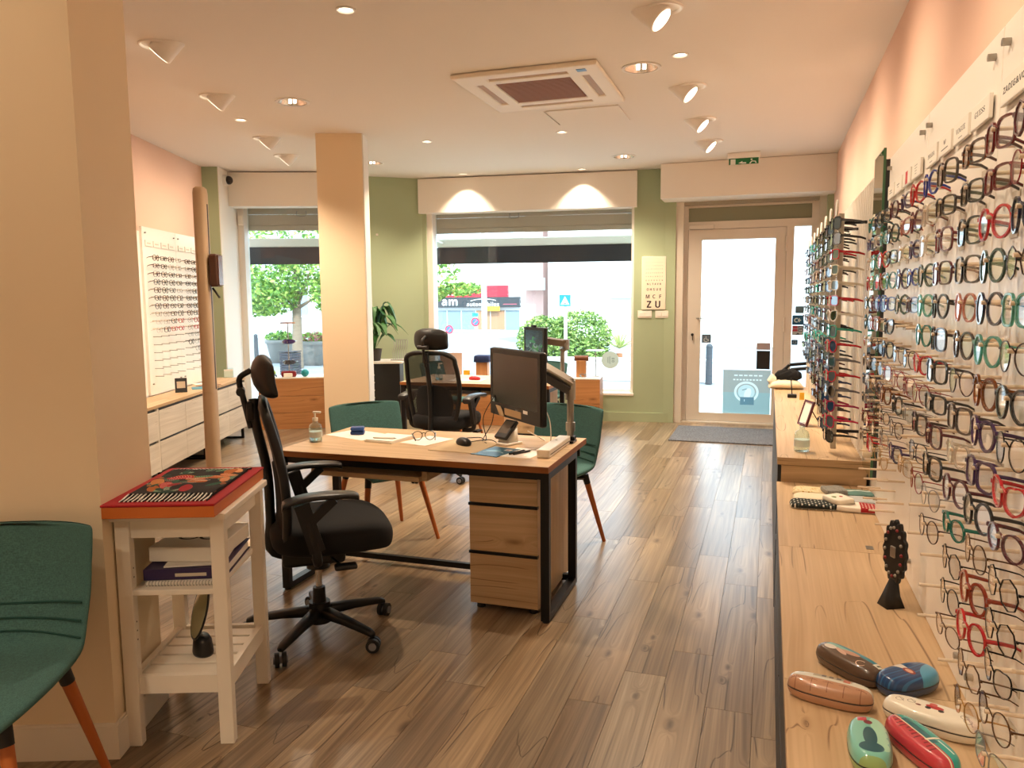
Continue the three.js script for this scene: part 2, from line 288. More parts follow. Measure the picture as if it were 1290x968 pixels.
[['white swivel ceiling spotlight closest to the air conditioner', -4.13], ['white swivel ceiling spotlight, second in the row above the right display wall', -5.66], ['white swivel ceiling spotlight, third in the row above the right display wall', -6.70], ['white swivel ceiling spotlight closest to the exit sign', -7.64]].forEach(([l, z]) => gimbal(-0.55, z, 0.6, 1.8, z + 0.15, 3.6, l, GR));
gimbal(-0.55, -2.5, 0.6, 1.75, -2.3, 3.6, 'white swivel ceiling spotlight aimed at the near eyeglass panel', GR);
gimbal(-2.0, -0.45, -2.55, 1.75, -1.75, 1.05, 'added unseen swivel spotlight that brightens the plaster partition', GR);  // unseen spot behind the camera, added to brighten the upper partition
gimbal(-0.55, -1.0, 0.5, 1.5, -1.1, 3.2, 'white swivel ceiling spotlight above the eyeglass cases', GR);
[['white swivel ceiling spotlight beside the plaster partition', -3.37, -3.71, 3], ['white swivel ceiling spotlight, second in the row along the pink wall', -3.83, -4.74, 2.3], ['white swivel ceiling spotlight, third in the row along the pink wall', -4.375, -6.07, 2.3], ['white swivel ceiling spotlight closest to the side window header', -4.71, -6.85, 1.8]].forEach(([l, x, z, p]) => gimbal(x, z, x - 1.25, 1.55, z + 0.35, p, l, GL));
smallRecess.forEach(([x, z], i) => {
  const lab = ['small round downlight between partition and air conditioner', 'small round downlight near the pink wall', 'small round downlight beside the free column', 'small round downlight near the ceiling hatch', 'small round downlight beside the large recessed lamp', 'small round downlight above window header, towards the green wall', 'small round downlight above window header, towards the entrance'][i];
  const t = thing('small_downlight', lab, 'downlight', [x, CEIL, z], 0, 'small recessed downlights');
  part('trim_ring', lathe([[0.041, 0.02], [0.041, 0], [0.052, 0], [0.052, -0.005], [0.04, -0.006], [0.036, 0.02]], 24), M.lampWhite, t);
  part('lamp_glass', new THREE.CircleGeometry(0.037, 20).rotateX(Math.PI / 2).translate(0, 0.006, 0), glow(WARM, 8), t);
  const win = i > 4, s = new THREE.SpotLight(BEAM, (win ? 5 : 5.5) * LAMP, 0, (win ? 50 : 55) * D2R, 0.5, 2); s.name = 'beam'; s.castShadow = true; s.shadow.radius = 1.5; s.position.set(0, -0.012, 0); s.target.position.set(0, -1, 0); s.target.name = 'aim'; t.add(s, s.target);
});
// two more of the same out of view
[[-1.0, 0.5], [-4.6, -3.2]].forEach(([x, z], i) => {
  const t = thing('small_downlight', ['small round downlight over the back of the shop', 'small round downlight behind the plaster partition'][i], 'downlight', [x, CEIL, z], 0, 'small recessed downlights');
  part('trim_ring', lathe([[0.052, 0], [0.052, -0.005], [0.04, -0.006], [0.036, 0]], 24), M.lampWhite, t);
  part('lamp_glass', new THREE.CircleGeometry(0.037, 20).rotateX(Math.PI / 2).translate(0, -0.004, 0), glow(WARM, 8), t);
  const s = new THREE.SpotLight(BEAM, 3.5 * LAMP, 0, 52 * D2R, 0.5, 2); s.name = 'beam'; s.castShadow = true; s.shadow.radius = 1.5; s.position.set(0, -0.012, 0); s.target.position.set(0, -1, 0); s.target.name = 'aim'; t.add(s, s.target);
});
[...bigRecess, bigRecess.back].forEach(([x, z], i) => {
  const lab = ['large round recessed lamp with faceted reflector near the pink wall', 'large round recessed lamp with faceted reflector beside the air conditioner', 'large round recessed lamp with faceted reflector near the window header', 'large round recessed lamp with faceted reflector behind the free column', 'large round recessed lamp over the back of the shop'][i];
  const t = thing('recessed_lamp', lab, 'lamp', [x, CEIL, z], 0, 'large recessed lamps');
  part('trim_ring', lathe([[0.108, 0.0], [0.125, 0], [0.125, -0.006], [0.106, -0.007]], 32), M.lampWhite, t);
  part('reflector', lathe([[0.107, -0.004], [0.09, 0.05], [0.05, 0.10], [0.0, 0.11]], 14), MAT(0xe9e4da, 0.22, { metalness: 0.9 }), t);
  part('tube', [cyl(0.012, 0.012, 0.12, 0.02, 0.05, 0).rotateZ(0), cyl(0.012, 0.012, 0.12, -0.02, 0.05, 0)], glow(new THREE.Color(1, 0.85, 0.68), 5), t);
  const s = new THREE.SpotLight(new THREE.Color(1, 0.8, 0.58), (i > 3 ? 10 : i === 0 || i === 3 ? 6 : 8) * LAMP, 0, 62 * D2R, 0.6, 2); s.name = 'lamp'; s.position.set(0, -0.012, 0); s.target.position.set(0, -1, 0); s.target.name = 'aim'; s.castShadow = true; s.shadow.radius = 3; t.add(s, s.target);
});
// ------------------------------------------------------------------ air conditioner and hatch
{
  const t = thing('air_conditioner', 'square ceiling cassette air conditioner with brown central grille', 'air conditioner', [-1.535, CEIL, -5.31]);
  const frame = new THREE.Shape([[-0.475, -0.475], [0.475, -0.475], [0.475, 0.475], [-0.475, 0.475]].map((p) => new THREE.Vector2(...p)));
  const hole = (x0, x1, y0, y1) => { const h = new THREE.Path(); h.moveTo(x0, y0); h.lineTo(x1, y0); h.lineTo(x1, y1); h.lineTo(x0, y1); h.closePath(); frame.holes.push(h); };
  hole(-0.28, 0.28, 0.33, 0.40); hole(-0.28, 0.28, -0.40, -0.33); hole(0.33, 0.40, -0.28, 0.28); hole(-0.40, -0.33, -0.28, 0.28); hole(-0.27, 0.27, -0.27, 0.27);
  const fg = new THREE.ExtrudeGeometry(frame, { depth: 0.008, bevelEnabled: true, bevelSize: 0.012, bevelThickness: 0.012, bevelSegments: 2 }); fg.rotateX(Math.PI / 2); fg.translate(0, -0.013, 0);
  part('cover', fg, M.paintWhite, t);
  part('casing', [bb(-0.425, 0.425, 0.17, 0.18, -0.425, 0.425), bb(-0.425, -0.415, 0, 0.17, -0.425, 0.425), bb(0.415, 0.425, 0, 0.17, -0.425, 0.425), bb(-0.415, 0.415, 0, 0.17, -0.425, -0.415), bb(-0.415, 0.415, 0, 0.17, 0.415, 0.425)], M.frameGrey, t);
  const gr = part('grille', bb(-0.255, 0.255, -0.026, -0.014, -0.255, 0.255), MAT(0x8a5b3c, 0.6), t);
  for (let i = 0; i < 22; i++) part('grille_slat', box(0.50, 0.006, 0.012, 0, -0.028, -0.243 + i * 0.0231), MAT(0x9c6c4a, 0.6), gr);
  for (let k = 0; k < 4; k++) { const g = box(0.53, 0.006, 0.045, 0, -0.022, 0.365).rotateY(k * Math.PI / 2); part('louvre', g, MAT(0xb08a60, 0.5), t); }
  part('status_panel', bb(0.34, 0.40, -0.036, -0.0325, 0.37, 0.42), MAT(0x3a5c8a, 0.3), t);
  const h = thing('ceiling_hatch', 'flat square ceiling hatch beside the air conditioner', 'hatch', [-1.42, CEIL, -6.25]);
  part('hatch_panel', box(0.58, 0.008, 0.52, 0, -0.004, 0), M.ceiling, h);
}
{
  const t = thing('exit_sign', 'white emergency exit light with green pictogram strip', 'sign', [-0.29, CEIL, -8.38]);
  part('housing', rbox(0.32, 0.055, 0.09, 0, -0.0275, 0, 0.008), M.lampWhite, t);
  const tx = canvasTex(256, 64, (g, w, h) => { g.fillStyle = '#0c6b3a'; g.fillRect(0, 0, w, h); g.fillStyle = '#e8ece4'; g.fillRect(14, 8, 44, 56); g.beginPath(); g.moveTo(80, 52); g.lineTo(118, 30); g.lineTo(118, 44); g.lineTo(150, 44); g.lineTo(150, 60); g.lineTo(118, 60); g.fill(); g.beginPath(); g.arc(196, 18, 9, 0, 7); g.fill(); g.lineWidth = 10; g.strokeStyle = '#e8ece4'; g.beginPath(); g.moveTo(180, 60); g.lineTo(200, 36); g.lineTo(228, 40); g.lineTo(236, 60); g.stroke(); });
  part('pictogram', new THREE.BoxGeometry(0.29, 0.06, 0.012).translate(0, -0.085, 0.02), new THREE.MeshStandardMaterial({ map: tx, roughness: 0.4 }), t);
}
// ------------------------------------------------------------------ eyeglasses
const ORD = ['first', 'second', 'third', 'fourth', 'fifth', 'sixth', 'seventh', 'eighth', 'ninth', 'tenth', 'eleventh', 'twelfth', 'thirteenth', 'fourteenth', 'fifteenth', 'sixteenth'];
const outline = {
  round: () => ell(0.0225, 0.0225, 24), panto: () => ell(0.0235, 0.0215, 24).map(([x, y]) => [x * (1 + y * 6), y]), rectangular: () => ell(0.0255, 0.0165, 24, 4), square: () => ell(0.025, 0.021, 24, 3.4),
  'cat-eye': () => ell(0.0255, 0.018, 24, 2.6).map(([x, y]) => [x, y + Math.max(0, x) * 0.28]), oval: () => ell(0.024, 0.0175, 24), geometric: () => ell(0.0245, 0.0225, 8, 2).flatMap((p, i, a) => [0, 1 / 3, 2 / 3].map((t) => [p[0] + (a[(i + 1) % 8][0] - p[0]) * t, p[1] + (a[(i + 1) % 8][1] - p[1]) * t])),
};
const off = (pts, d) => pts.map(([x, y]) => { const l = Math.hypot(x, y); return [x + x / l * d, y + y / l * d]; });
const shapeOf = (pts) => new THREE.Shape(pts.map((p) => new THREE.Vector2(...p)));
const eyeCache = {};
function eyeGeo(kind, rim, long = 0.06, sun = false) {
  return eyeCache[kind + rim + long] ??= (() => {
    const o = outline[kind](), cx = sun ? 0.034 : 0.0325, cy = -0.010, dep = rim > 0.002 ? 0.004 : 0.0018, k = sun ? 1.12 : 1;
    const front = [], lens = [];
    for (const s of [-1, 1]) {
      const q = o.map(([x, y]) => [x * k, y * k]), flip = s > 0 ? q : q.map(([x, y]) => [-x, y]).reverse();
      const sh = shapeOf(off(flip, rim)); sh.holes.push(new THREE.Path(flip.map((p) => new THREE.Vector2(...p)).reverse()));
      const g = new THREE.ExtrudeGeometry(sh, { depth: dep, bevelEnabled: false }).translate(s * cx, cy, -dep / 2); front.push(g.rotateY(-s * (sun ? 0.16 : 0.13)));
      lens.push(new THREE.ExtrudeGeometry(shapeOf(off(flip, -0.0002)), { depth: 0.0012, bevelEnabled: false }).translate(s * cx, cy, -0.0006).rotateY(-s * (sun ? 0.16 : 0.13)));
      const ex = cx + o[0][0] * k + rim;
      front.push(box(0.006, Math.max(rim * 1.6, 0.003), dep + 0.001, s * (ex + 0.0005), 0.0, ex * (sun ? 0.16 : 0.13)));
    }
    const iw = Math.max(0.006, cx - Math.max(...o.map((p) => p[0])) * k);
    front.push(tube([[-iw - 0.003, -0.002, 0], [0, 0.0045, -0.001], [iw + 0.003, -0.002, 0]], Math.max(rim * 0.55, 0.0011), 8, 6));
    const ex = cx + Math.max(...o.map((p) => p[0])) * k + rim + 0.002, tw = rim > 0.002 ? 0.0026 : 0.0013, th = rim > 0.002 ? (sun ? 0.011 : 0.006) : 0.0022;
    const temple = (s) => loft([[0.006, 0.001, 1], [long * 0.5, -0.003, 0.9], [long * 0.8, -0.007, 0.8], [long, -0.014, 0.7]].map(([z, y, f]) => [[s * ex - tw, y - th / 2 * f, z], [s * ex + tw, y - th / 2 * f, z], [s * ex + tw, y + th / 2 * f, z], [s * ex - tw, y + th / 2 * f, z]].map(([x, yy, zz]) => [x - s * zz * 0.1, yy, zz])));
    return { front: merge(front), lens, temple: [temple(-1), temple(1)] };
  })();
}
const matCache = {};
const FR = (hex, metal = false, clear = false) => matCache[hex + metal + clear] ??= metal ? MAT(hex, 0.28, { metalness: 0.85 }) : PHY(hex, 0.25, clear ? { transmission: 0.7, thickness: 0 } : { clearcoat: 0.5 });
const tortTex = dataTex(64, 64, (u, v) => mixc([38, 18, 10], [120, 62, 24], sat((vn(u * 8, v * 8, 21, 8, 8) - 0.5) * 5)), 0.03, 0.03);
const tort = PHY(0xffffff, 0.25, { map: tortTex, clearcoat: 0.5 });
const lensMat = PHY(0xffffff, 0.02, { transmission: 1, thickness: 0, ior: 1.55 });
const COLS = {
  black: [FR(0x0d0b0c), 0.0036], 'dark brown': [FR(0x2a1712), 0.0034], tortoise: [tort, 0.004], 'dark red': [FR(0x5e0f16), 0.0038], red: [FR(0xb3161e), 0.0036], burgundy: [FR(0x4c1220), 0.003], 'dark green': [FR(0x16372f), 0.004], 'navy blue': [FR(0x161d3a), 0.0036], blue: [FR(0x1f2f8c), 0.0036], 'clear teal': [FR(0x7fc4b6, false, true), 0.0036], 'clear rose': [FR(0xd8a08c, false, true), 0.003], 'transparent': [FR(0xe9e2d8, false, true), 0.0032], 'rust brown': [FR(0x8a2f14), 0.005], purple: [FR(0x3a1f50), 0.0042], amber: [FR(0xa86414, false, true), 0.004], teal: [FR(0x0e6a5c), 0.003],
  'thin black': [FR(0x141214, true), 0.0013], 'thin bronze': [FR(0x5c4028, true), 0.0012], 'thin gold': [FR(0xb08a4c, true), 0.0011], 'thin silver': [FR(0x9c9a98, true), 0.0012], 'thin red': [FR(0x8e1a22, true), 0.0014], 'thin brown': [FR(0x3c2420, true), 0.0015],
};
function eyeglasses(color, kind, pos, turn, label, group, parts = true) {
  const [m, rim] = COLS[color], g = eyeGeo(kind, rim);
  if (!parts) {
    const key = 'one' + kind + rim; eyeCache[key] ??= merge([g.front.clone(), g.temple[0].clone(), g.temple[1].clone()]);
    return solo('eyeglasses', eyeCache[key], m, label, 'eyeglasses', pos, turn, group);
  }
  const t = thing('eyeglasses', label, 'eyeglasses', pos, turn, group);
  part('frame_front', g.front, m, t); for (const l of g.lens) part('lens', l, lensMat, t); for (const q of g.temple) part('temple', q, m, t);
  return t;
}
const PX = 0.39;                                              // front of the right display panels
struct('wall_lining', bb(PX + 0.035, WALLX, 0.0, 1.90, -6.45, 0.9), M.white);
const ROWY = (k) => 1.709 - 0.0663 * k;
const pegGeo = merge([rod([0.036, 0, 0], [-0.074, 0, 0], 0.0034, 0.0034, 8), cyl(0.0048, 0.0048, 0.004, 0, 0, 0, 8).rotateZ(Math.PI / 2).translate(-0.075, 0, 0)]);
const pegShort = rod([0, 0, 0], [-0.074, 0, 0], 0.0034, 0.0034, 8);
const tagGeo = box(0.0015, 0.012, 0.045), screwGeo = merge([cyl(0.0068, 0.0068, 0.014).rotateZ(Math.PI / 2).translate(-0.007, 0, 0)]);
const zcols = [-1.235, -1.39, -1.55, -1.765, -1.925, -2.085, -2.245, -2.46, -2.62, -2.78, -2.94];
const panels = [[-0.96, -1.66, 'white eyeglass panel above the printed eyeglass cases', [0, 1, 2]], [-1.664, -2.355, 'white eyeglass panel behind the black hand mirror', [3, 4, 5, 6]], [-2.359, -3.06, 'white eyeglass panel next to the tall mirror', [7, 8, 9, 10]]];
const brands = { 2: ['ZADIG&VOLTAIRE', 1, 0.24], 3: ['GUESS', 2, 0.14], 4: ['VOGUE', 3, 0.136], 5: ['emblem', 4, 0.136], 6: ['PRADA', 5, 0.136], 7: ['lines', 6, 0.136], 8: ['red', 7, 0.136], 9: ['small', 8, 0.136], 10: ['word', 9, 0.136] };
const SPEC = {
  0: [null, null, null, null, null, 'thin brown panto', 'black panto', 'thin black round', 'red cat-eye', 'burgundy oval', 'thin black geometric', 'thin black geometric', 'thin black cat-eye', 'thin bronze round', 'thin silver square'],
  1: ['dark red square', 'dark red rectangular', 'red round', 'dark green round', 'navy blue round', 'clear teal panto', 'amber round', 'purple panto', 'purple square', 'black round', 'thin bronze round', 'rust brown round', 'red round', 'thin bronze geometric', 'thin gold round'],
  2: ['tortoise rectangular', 'black rectangular', 'black square', 'black square', 'clear rose round', 'dark brown panto', 'thin brown panto', 'dark brown square', 'transparent cat-eye', 'burgundy round', 'teal oval', 'thin black geometric', 'thin black round', 'thin bronze oval', null],
  3: ['dark brown square', 'dark brown rectangular', 'dark red square', 'burgundy square', 'black panto', 'dark brown square', 'black square', 'black rectangular', 'burgundy square', 'black square', 'thin silver panto', 'thin brown round', null, null, null],
  4: ['blue round', 'transparent square', 'transparent square', 'dark green panto', 'clear teal panto', 'teal panto', 'red cat-eye', 'thin red panto', 'dark brown square', 'thin black square', 'thin red round', null, null, null, null],
};
const noPeg = { '5_12': 1, '5_13': 1, '6_12': 1, '6_13': 1, '5_14': 1, '6_14': 1, '4_14': 1, '6_11': 1, '5_11': 1, '4_13': 1 };
const anyCol = Object.keys(COLS), anyKind = Object.keys(outline);
panels.forEach(([z0, z1, label, cols]) => {
  const t = thing('eyeglass_display', label, 'display panel', [PX, 0, (z0 + z1) / 2], 0, 'eyeglass panels along the right wall'), zm = (z0 + z1) / 2;
  part('board', rbox(0.03, 1.285, z0 - z1, 0.015, 0.652 + 0.6425, 0, 0.003), M.panel, t);
  for (const z of [z0 - 0.045, z1 + 0.045]) for (const y of [1.895, 0.72]) part('standoff_screw', screwGeo, M.steel, t).position.set(0, y, z - zm);
  for (const c of cols) {
    const z = zcols[c], b = brands[c];
    if (b) {
      const [name, , wd] = b, tx = canvasTex(256, Math.round(256 * 0.042 / wd * 1.6), (g, w, h) => {
        g.fillStyle = '#f4eee2'; g.fillRect(0, 0, w, h);
        if (name === 'red') { g.fillStyle = '#c8242c'; g.fillRect(w / 2 - 38, 8, 76, h - 16); text(g, 'S', w / 2, h / 2, 'bold 44px sans-serif', '#e86a6e'); }
        else if (name === 'lines') { g.fillStyle = '#4c463e'; for (let i = 0; i < 4; i++) g.fillRect(w / 2 - 50 + i * 6, h * (0.2 + i * 0.18), 90 - i * 14, 4); }
        else if (name === 'emblem') { g.fillStyle = '#2a2622'; g.beginPath(); g.ellipse(w / 2 - 13, h * 0.38, 8, 18, -0.3, 0, 7); g.ellipse(w / 2 + 13, h * 0.38, 8, 18, 0.3, 0, 7); g.fill(); g.fillStyle = '#4c463e'; g.fillRect(w / 2 - 70, h * 0.72, 140, 7); }
        else if (name === 'small' || name === 'word') { g.fillStyle = '#4c463e'; g.fillRect(w / 2 - 50, h * 0.42, 100, 8); if (name === 'word') g.fillRect(w / 2 - 60, h * 0.6, 120, 7); else g.fillRect(w / 2 - 24, h * 0.62, 48, 5); }
        else { const fs = name.length > 8 ? 27 : 46; text(g, name, w / 2, h * 0.46, 'bold ' + fs + 'px ' + (name === 'ZADIG&VOLTAIRE' ? 'sans-serif' : 'serif'), '#16130f'); if (name === 'PRADA' || name === 'VOGUE') { g.fillStyle = '#6a645a'; g.fillRect(w / 2 - 34, h * 0.82, 68, 5); } }
      });
      const pl = part('brand_plate', rbox(0.007, 0.046, wd, -0.0065, 1.806, z - zm + (c === 2 ? 0.05 : 0), 0.0015), M.plateWhite, t);
      const f = part('lettering', new THREE.PlaneGeometry(wd - 0.006, 0.042).rotateY(-Math.PI / 2).translate(-0.0102, 1.806, z - zm + (c === 2 ? 0.05 : 0)), new THREE.MeshStandardMaterial({ map: tx, roughness: 0.5 }), pl);
    }
    for (let k = 0; k < 15; k++) {
      if (noPeg[c + '_' + k]) continue;
      const y = ROWY(k), p = part('peg', pegShort, M.peg, t); p.position.set(0, y - 0.004, z - zm);
      let s = SPEC[c] ? SPEC[c][k] : undefined;
      if (c === 0 && k < 5) s = pick(anyCol) + ' ' + pick(anyKind);
      if (s === undefined && k < 15 - (c === 5 ? 4 : c === 6 ? 4 : 3) && H2(c, k, 12) > 0.06) s = (k > 5 && H2(c, k, 3) < 0.65 ? pick(anyCol.slice(16)) : pick(anyCol.slice(0, 16))) + ' ' + pick(anyKind);
      if (!s) continue;
      const i = s.lastIndexOf(' '), col = s.slice(0, i), kind = s.slice(i + 1);
      part('price_tag', tagGeo, M.tagGrey, t).position.set(-0.001, y - 0.022, z - zm + 0.028);
      eyeglasses(col, kind, [PX - 0.068, y - 0.0035, z], Math.PI / 2 + 0.09 + rr(-0.06, 0.06), `${col} ${kind} eyeglasses, ${ORD[k]} row down, ${ORD[10 - c]} column from the tall mirror`, 'eyeglasses on the right display wall');
    }
  }
});
{ // tall mirror
  const t = thing('tall_mirror', 'tall narrow wall mirror with green glass edge between the displays', 'mirror', [PX - 0.01, 0, -3.285]);
  part('mirror_glass', bb(0, 0.008, 0.76, 1.985, -0.13, 0.13), M.mirror, t); part('glass_edge', [bb(-0.0005, 0.0085, 0.76, 1.985, 0.13, 0.134), bb(-0.0005, 0.0085, 1.985, 1.989, -0.13, 0.134)], MAT(0x3f6a4a, 0.3), t);
  part('backing', bb(0.009, 0.035, 0.76, 1.95, -0.12, 0.12), M.darkGrey, t);
}
// sunglasses on upright slats
const SUNC = { black: FR(0x101012), red: FR(0xc01424), 'dark blue': FR(0x1b2c58), 'dark brown': FR(0x2e1a14), cream: FR(0xe6dcc8), white: FR(0xf0ece4), turquoise: FR(0x1fa08e), pink: FR(0xc42450), grey: FR(0x6e7078), burgundy: FR(0x5c1024), tortoise: tort, magenta: FR(0x9c1c4e) };
const sunLens = ['#14161a', '#2a4a70', '#3c2a20', '#5a6a72'].map((c) => PHY(c, 0.05, { clearcoat: 1 }));
const zsl = (j) => -3.66 - 0.355 * j;
{
  const t = thing('sunglasses_rack', 'sunglasses rack of upright wooden slats above the far counter', 'rack', [PX, 0, -4.9]);
  part('back_panel', rbox(0.03, 1.17, 2.9, 0.015, 0.765 + 0.585, 0, 0.003), M.panel, t);
  for (let i = 0; i < 58; i++) part('panel_rib', box(0.005, 1.16, 0.02, -0.0025, 1.35, -1.42 + i * 0.05), M.panel, t);
  for (let j = 0; j < 8; j++) {
    const z = zsl(j) + 4.9, sl = part('slat', rbox(0.022, 1.03, 0.032, -0.105, 0.78 + 0.515, z, 0.002, 1, 1), M.oakPale, t);
    part('crest', new THREE.ExtrudeGeometry(new THREE.Shape(ell(0.05, 0.034, 20, 2.4).map((p) => new THREE.Vector2(p[0], p[1]))), { depth: 0.006, bevelEnabled: false }).rotateY(Math.PI / 2).translate(-0.128, 1.835, z), M.plateWhite, sl);
    for (const y of [1.77, 0.86]) part('bracket', box(0.1, 0.012, 0.012, -0.05, y, z), M.blackMetal, sl);
  }
}
const nearSun = ['black', 'black', 'red', 'cream', 'cream', 'red', 'white', 'turquoise', 'red', 'grey', 'red', 'grey', 'magenta', 'pink', 'black'];
for (let j = 0; j < 8; j++) for (let k = 0; k < 15; k++) {
  if (j && k > 14 - Math.floor(j / 2)) continue;
  const col = j ? pick(['black', 'black', 'dark blue', 'dark blue', 'dark brown', 'grey', 'tortoise', 'turquoise', 'burgundy', 'black']) : nearSun[k], kind = pick(['square', 'rectangular', 'cat-eye', 'panto']);
  const g = eyeGeo(kind, 0.0048, 0.118, true), m = SUNC[col];
  const t = thing('sunglasses', `${col} ${kind} sunglasses, ${ORD[k]} from the top on the ${ORD[j]} slat from the tall mirror`, 'sunglasses', [PX - 0.137, 1.778 - 0.0664 * k, zsl(j)], Math.PI / 2 + 0.24 + rr(-0.06, 0.06), 'sunglasses on the slat rack');
  part('frame_front', g.front, m, t); const lm = pick(sunLens); for (const l of g.lens) part('lens', l, lm, t); for (const q of g.temple) part('temple', q, m, t);
}
// ------------------------------------------------------------------ right counters
{
  const t = thing('near_counter', 'low counter with light oak top carrying the printed eyeglass cases', 'counter', [0, 0, 0]);
  part('carcass', bb(0.075, PX, 0.05, 0.612, -3.5, 0.2), M.oakPale, t);
  for (let i = 0; i < 3; i++) for (let r = 0; r < 2; r++) { const z1 = -0.02 - i * 1.16; part('drawer_front', rbox(0.018, 0.262, 1.15, 0.064, 0.19 + r * 0.285, z1 - 0.58, 0.002), M.darkGrey, t); }
  part('plinth', bb(0.1, PX, 0, 0.05, -3.48, 0.2), M.black, t);
  for (let i = 0; i < 4; i++) { const z0 = 0.2 - i * 0.925; part('worktop_board', bb(0.05, PX + 0.03, 0.615, 0.65, z0 - 0.9235, z0, 2, i * 0.37, i * 0.61), M.oak, t); }
  const u = thing('far_counter', 'higher counter with light oak top below the sunglasses rack', 'counter', [0, 0, 0]);
  part('carcass', bb(0.075, PX + 0.02, 0.05, 0.722, -6.38, -3.53), M.oakPale, u); part('end_panel', bb(0.068, PX + 0.02, 0.62, 0.722, -3.53, -3.508, 0), M.oak, u);
  for (let i = 0; i < 3; i++) for (let r = 0; r < 2; r++) part('drawer_front', rbox(0.018, 0.315, 0.93, 0.062, 0.22 + r * 0.34, -4.0 - i * 0.94, 0.002), M.darkGrey, u);
  part('plinth', bb(0.1, PX, 0, 0.05, -6.36, -3.55), M.black, u);
  part('worktop', bb(0.05, PX + 0.03, 0.725, 0.757, -6.4, -3.502, 2, 0.2, 0.3), M.oak, u);
}
// ------------------------------------------------------------------ left display wall
{
  const t = thing('eyeglass_display', 'white eyeglass panel above the drawer cabinets by the pink wall', 'display panel', L3(0.21, 0, -1.35), LA);
  // local: x towards the room, -z into the depth
  part('lining', bb(-0.2, -0.02, 0, 2.05, -0.68, 0.75), M.white, t);
  for (const [z0, z1] of [[-0.70, -0.002], [0.002, 0.70]]) part('board', bb(-0.02, 0, 0.655, 2.09, z0, z1), M.panel, t);
  for (const z of [-0.65, -0.05, 0.05, 0.65]) for (const y of [2.04, 0.75]) part('standoff_screw', screwGeo, M.steel, t).position.set(0.014, y, z);
  const zc = [-0.59, -0.43, -0.27, -0.11, 0.11, 0.27, 0.43, 0.59];
  zc.forEach((z, c) => {
    const pl = part('brand_plate', rbox(0.006, 0.05, 0.125, 0.004, 1.955, z, 0.0015), M.plateWhite, t);
    part('lettering', box(0.001, 0.01, 0.07, 0.0076, 1.955, z), M.tagGrey, pl);
    for (let k = 0; k < 16; k++) {
      const y = 1.845 - 0.0685 * k; part('peg', pegShort, k > 9 ? M.steel : M.peg, t).position.set(0.074, y - 0.004, z);
      if (k > 9 && !(c < 4 && k < 13 - (c % 2))) continue;
      const col = pick(k < 8 ? ['black', 'black', 'dark brown', 'navy blue', 'burgundy', 'tortoise', 'thin black'] : ['thin black', 'black', 'thin silver', 'red', 'thin brown']), kind = pick(anyKind), q = L(0.21 + 0.066, -1.35 - z);
      eyeglasses(col, kind, [q[0], y - 0.0035, q[1]], LA - Math.PI / 2, `${col} ${kind} eyeglasses by pink wall, ${ORD[k]} row down, ${ORD[c]} column from green pier`, 'eyeglasses on the left display wall', false);
    }
  });
  for (let i = 0; i < 3; i++) {
    const b1 = -0.42 - i * 1.1, c = thing('drawer_cabinet', ['whitewashed oak drawer cabinet against the green pier', 'whitewashed oak drawer cabinet behind the beige post', 'whitewashed oak drawer cabinet hidden behind the plaster partition'][i], 'cabinet', L3(0.36, 0, b1 - 0.55), LA);
    part('carcass', bb(-0.14, 0.124, 0.12, 0.62, -0.534, 0.534), M.darkGrey, c);
    part('side_panel', [bb(-0.14, 0.14, 0.115, 0.62, -0.55, -0.535, 1), bb(-0.14, 0.14, 0.115, 0.62, 0.535, 0.55, 1)], M.oakPale, c);
    for (let r = 0; r < 2; r++) for (const s of [-1, 1]) part('drawer_front', bb(0.125, 0.142, 0.122 + r * 0.25, 0.352 + r * 0.25, s < 0 ? -0.533 : 0.002, s < 0 ? -0.002 : 0.533, 2, i * 0.3 + r * 0.4, s * 0.3), M.oakPale, c);
    part('worktop', bb(-0.14, 0.145, 0.627, 0.65, -0.55, 0.55, 2, i * 0.4, i * 0.2), M.oak, c);
    for (const z of [-0.5, 0.5]) part('leg', [bb(-0.12, -0.095, 0, 0.118, z - 0.012, z + 0.012), bb(0.095, 0.12, 0, 0.118, z - 0.012, z + 0.012), bb(-0.12, 0.12, 0.0, 0.02, z - 0.012, z + 0.012)], M.blackMetal, c);
  }
}
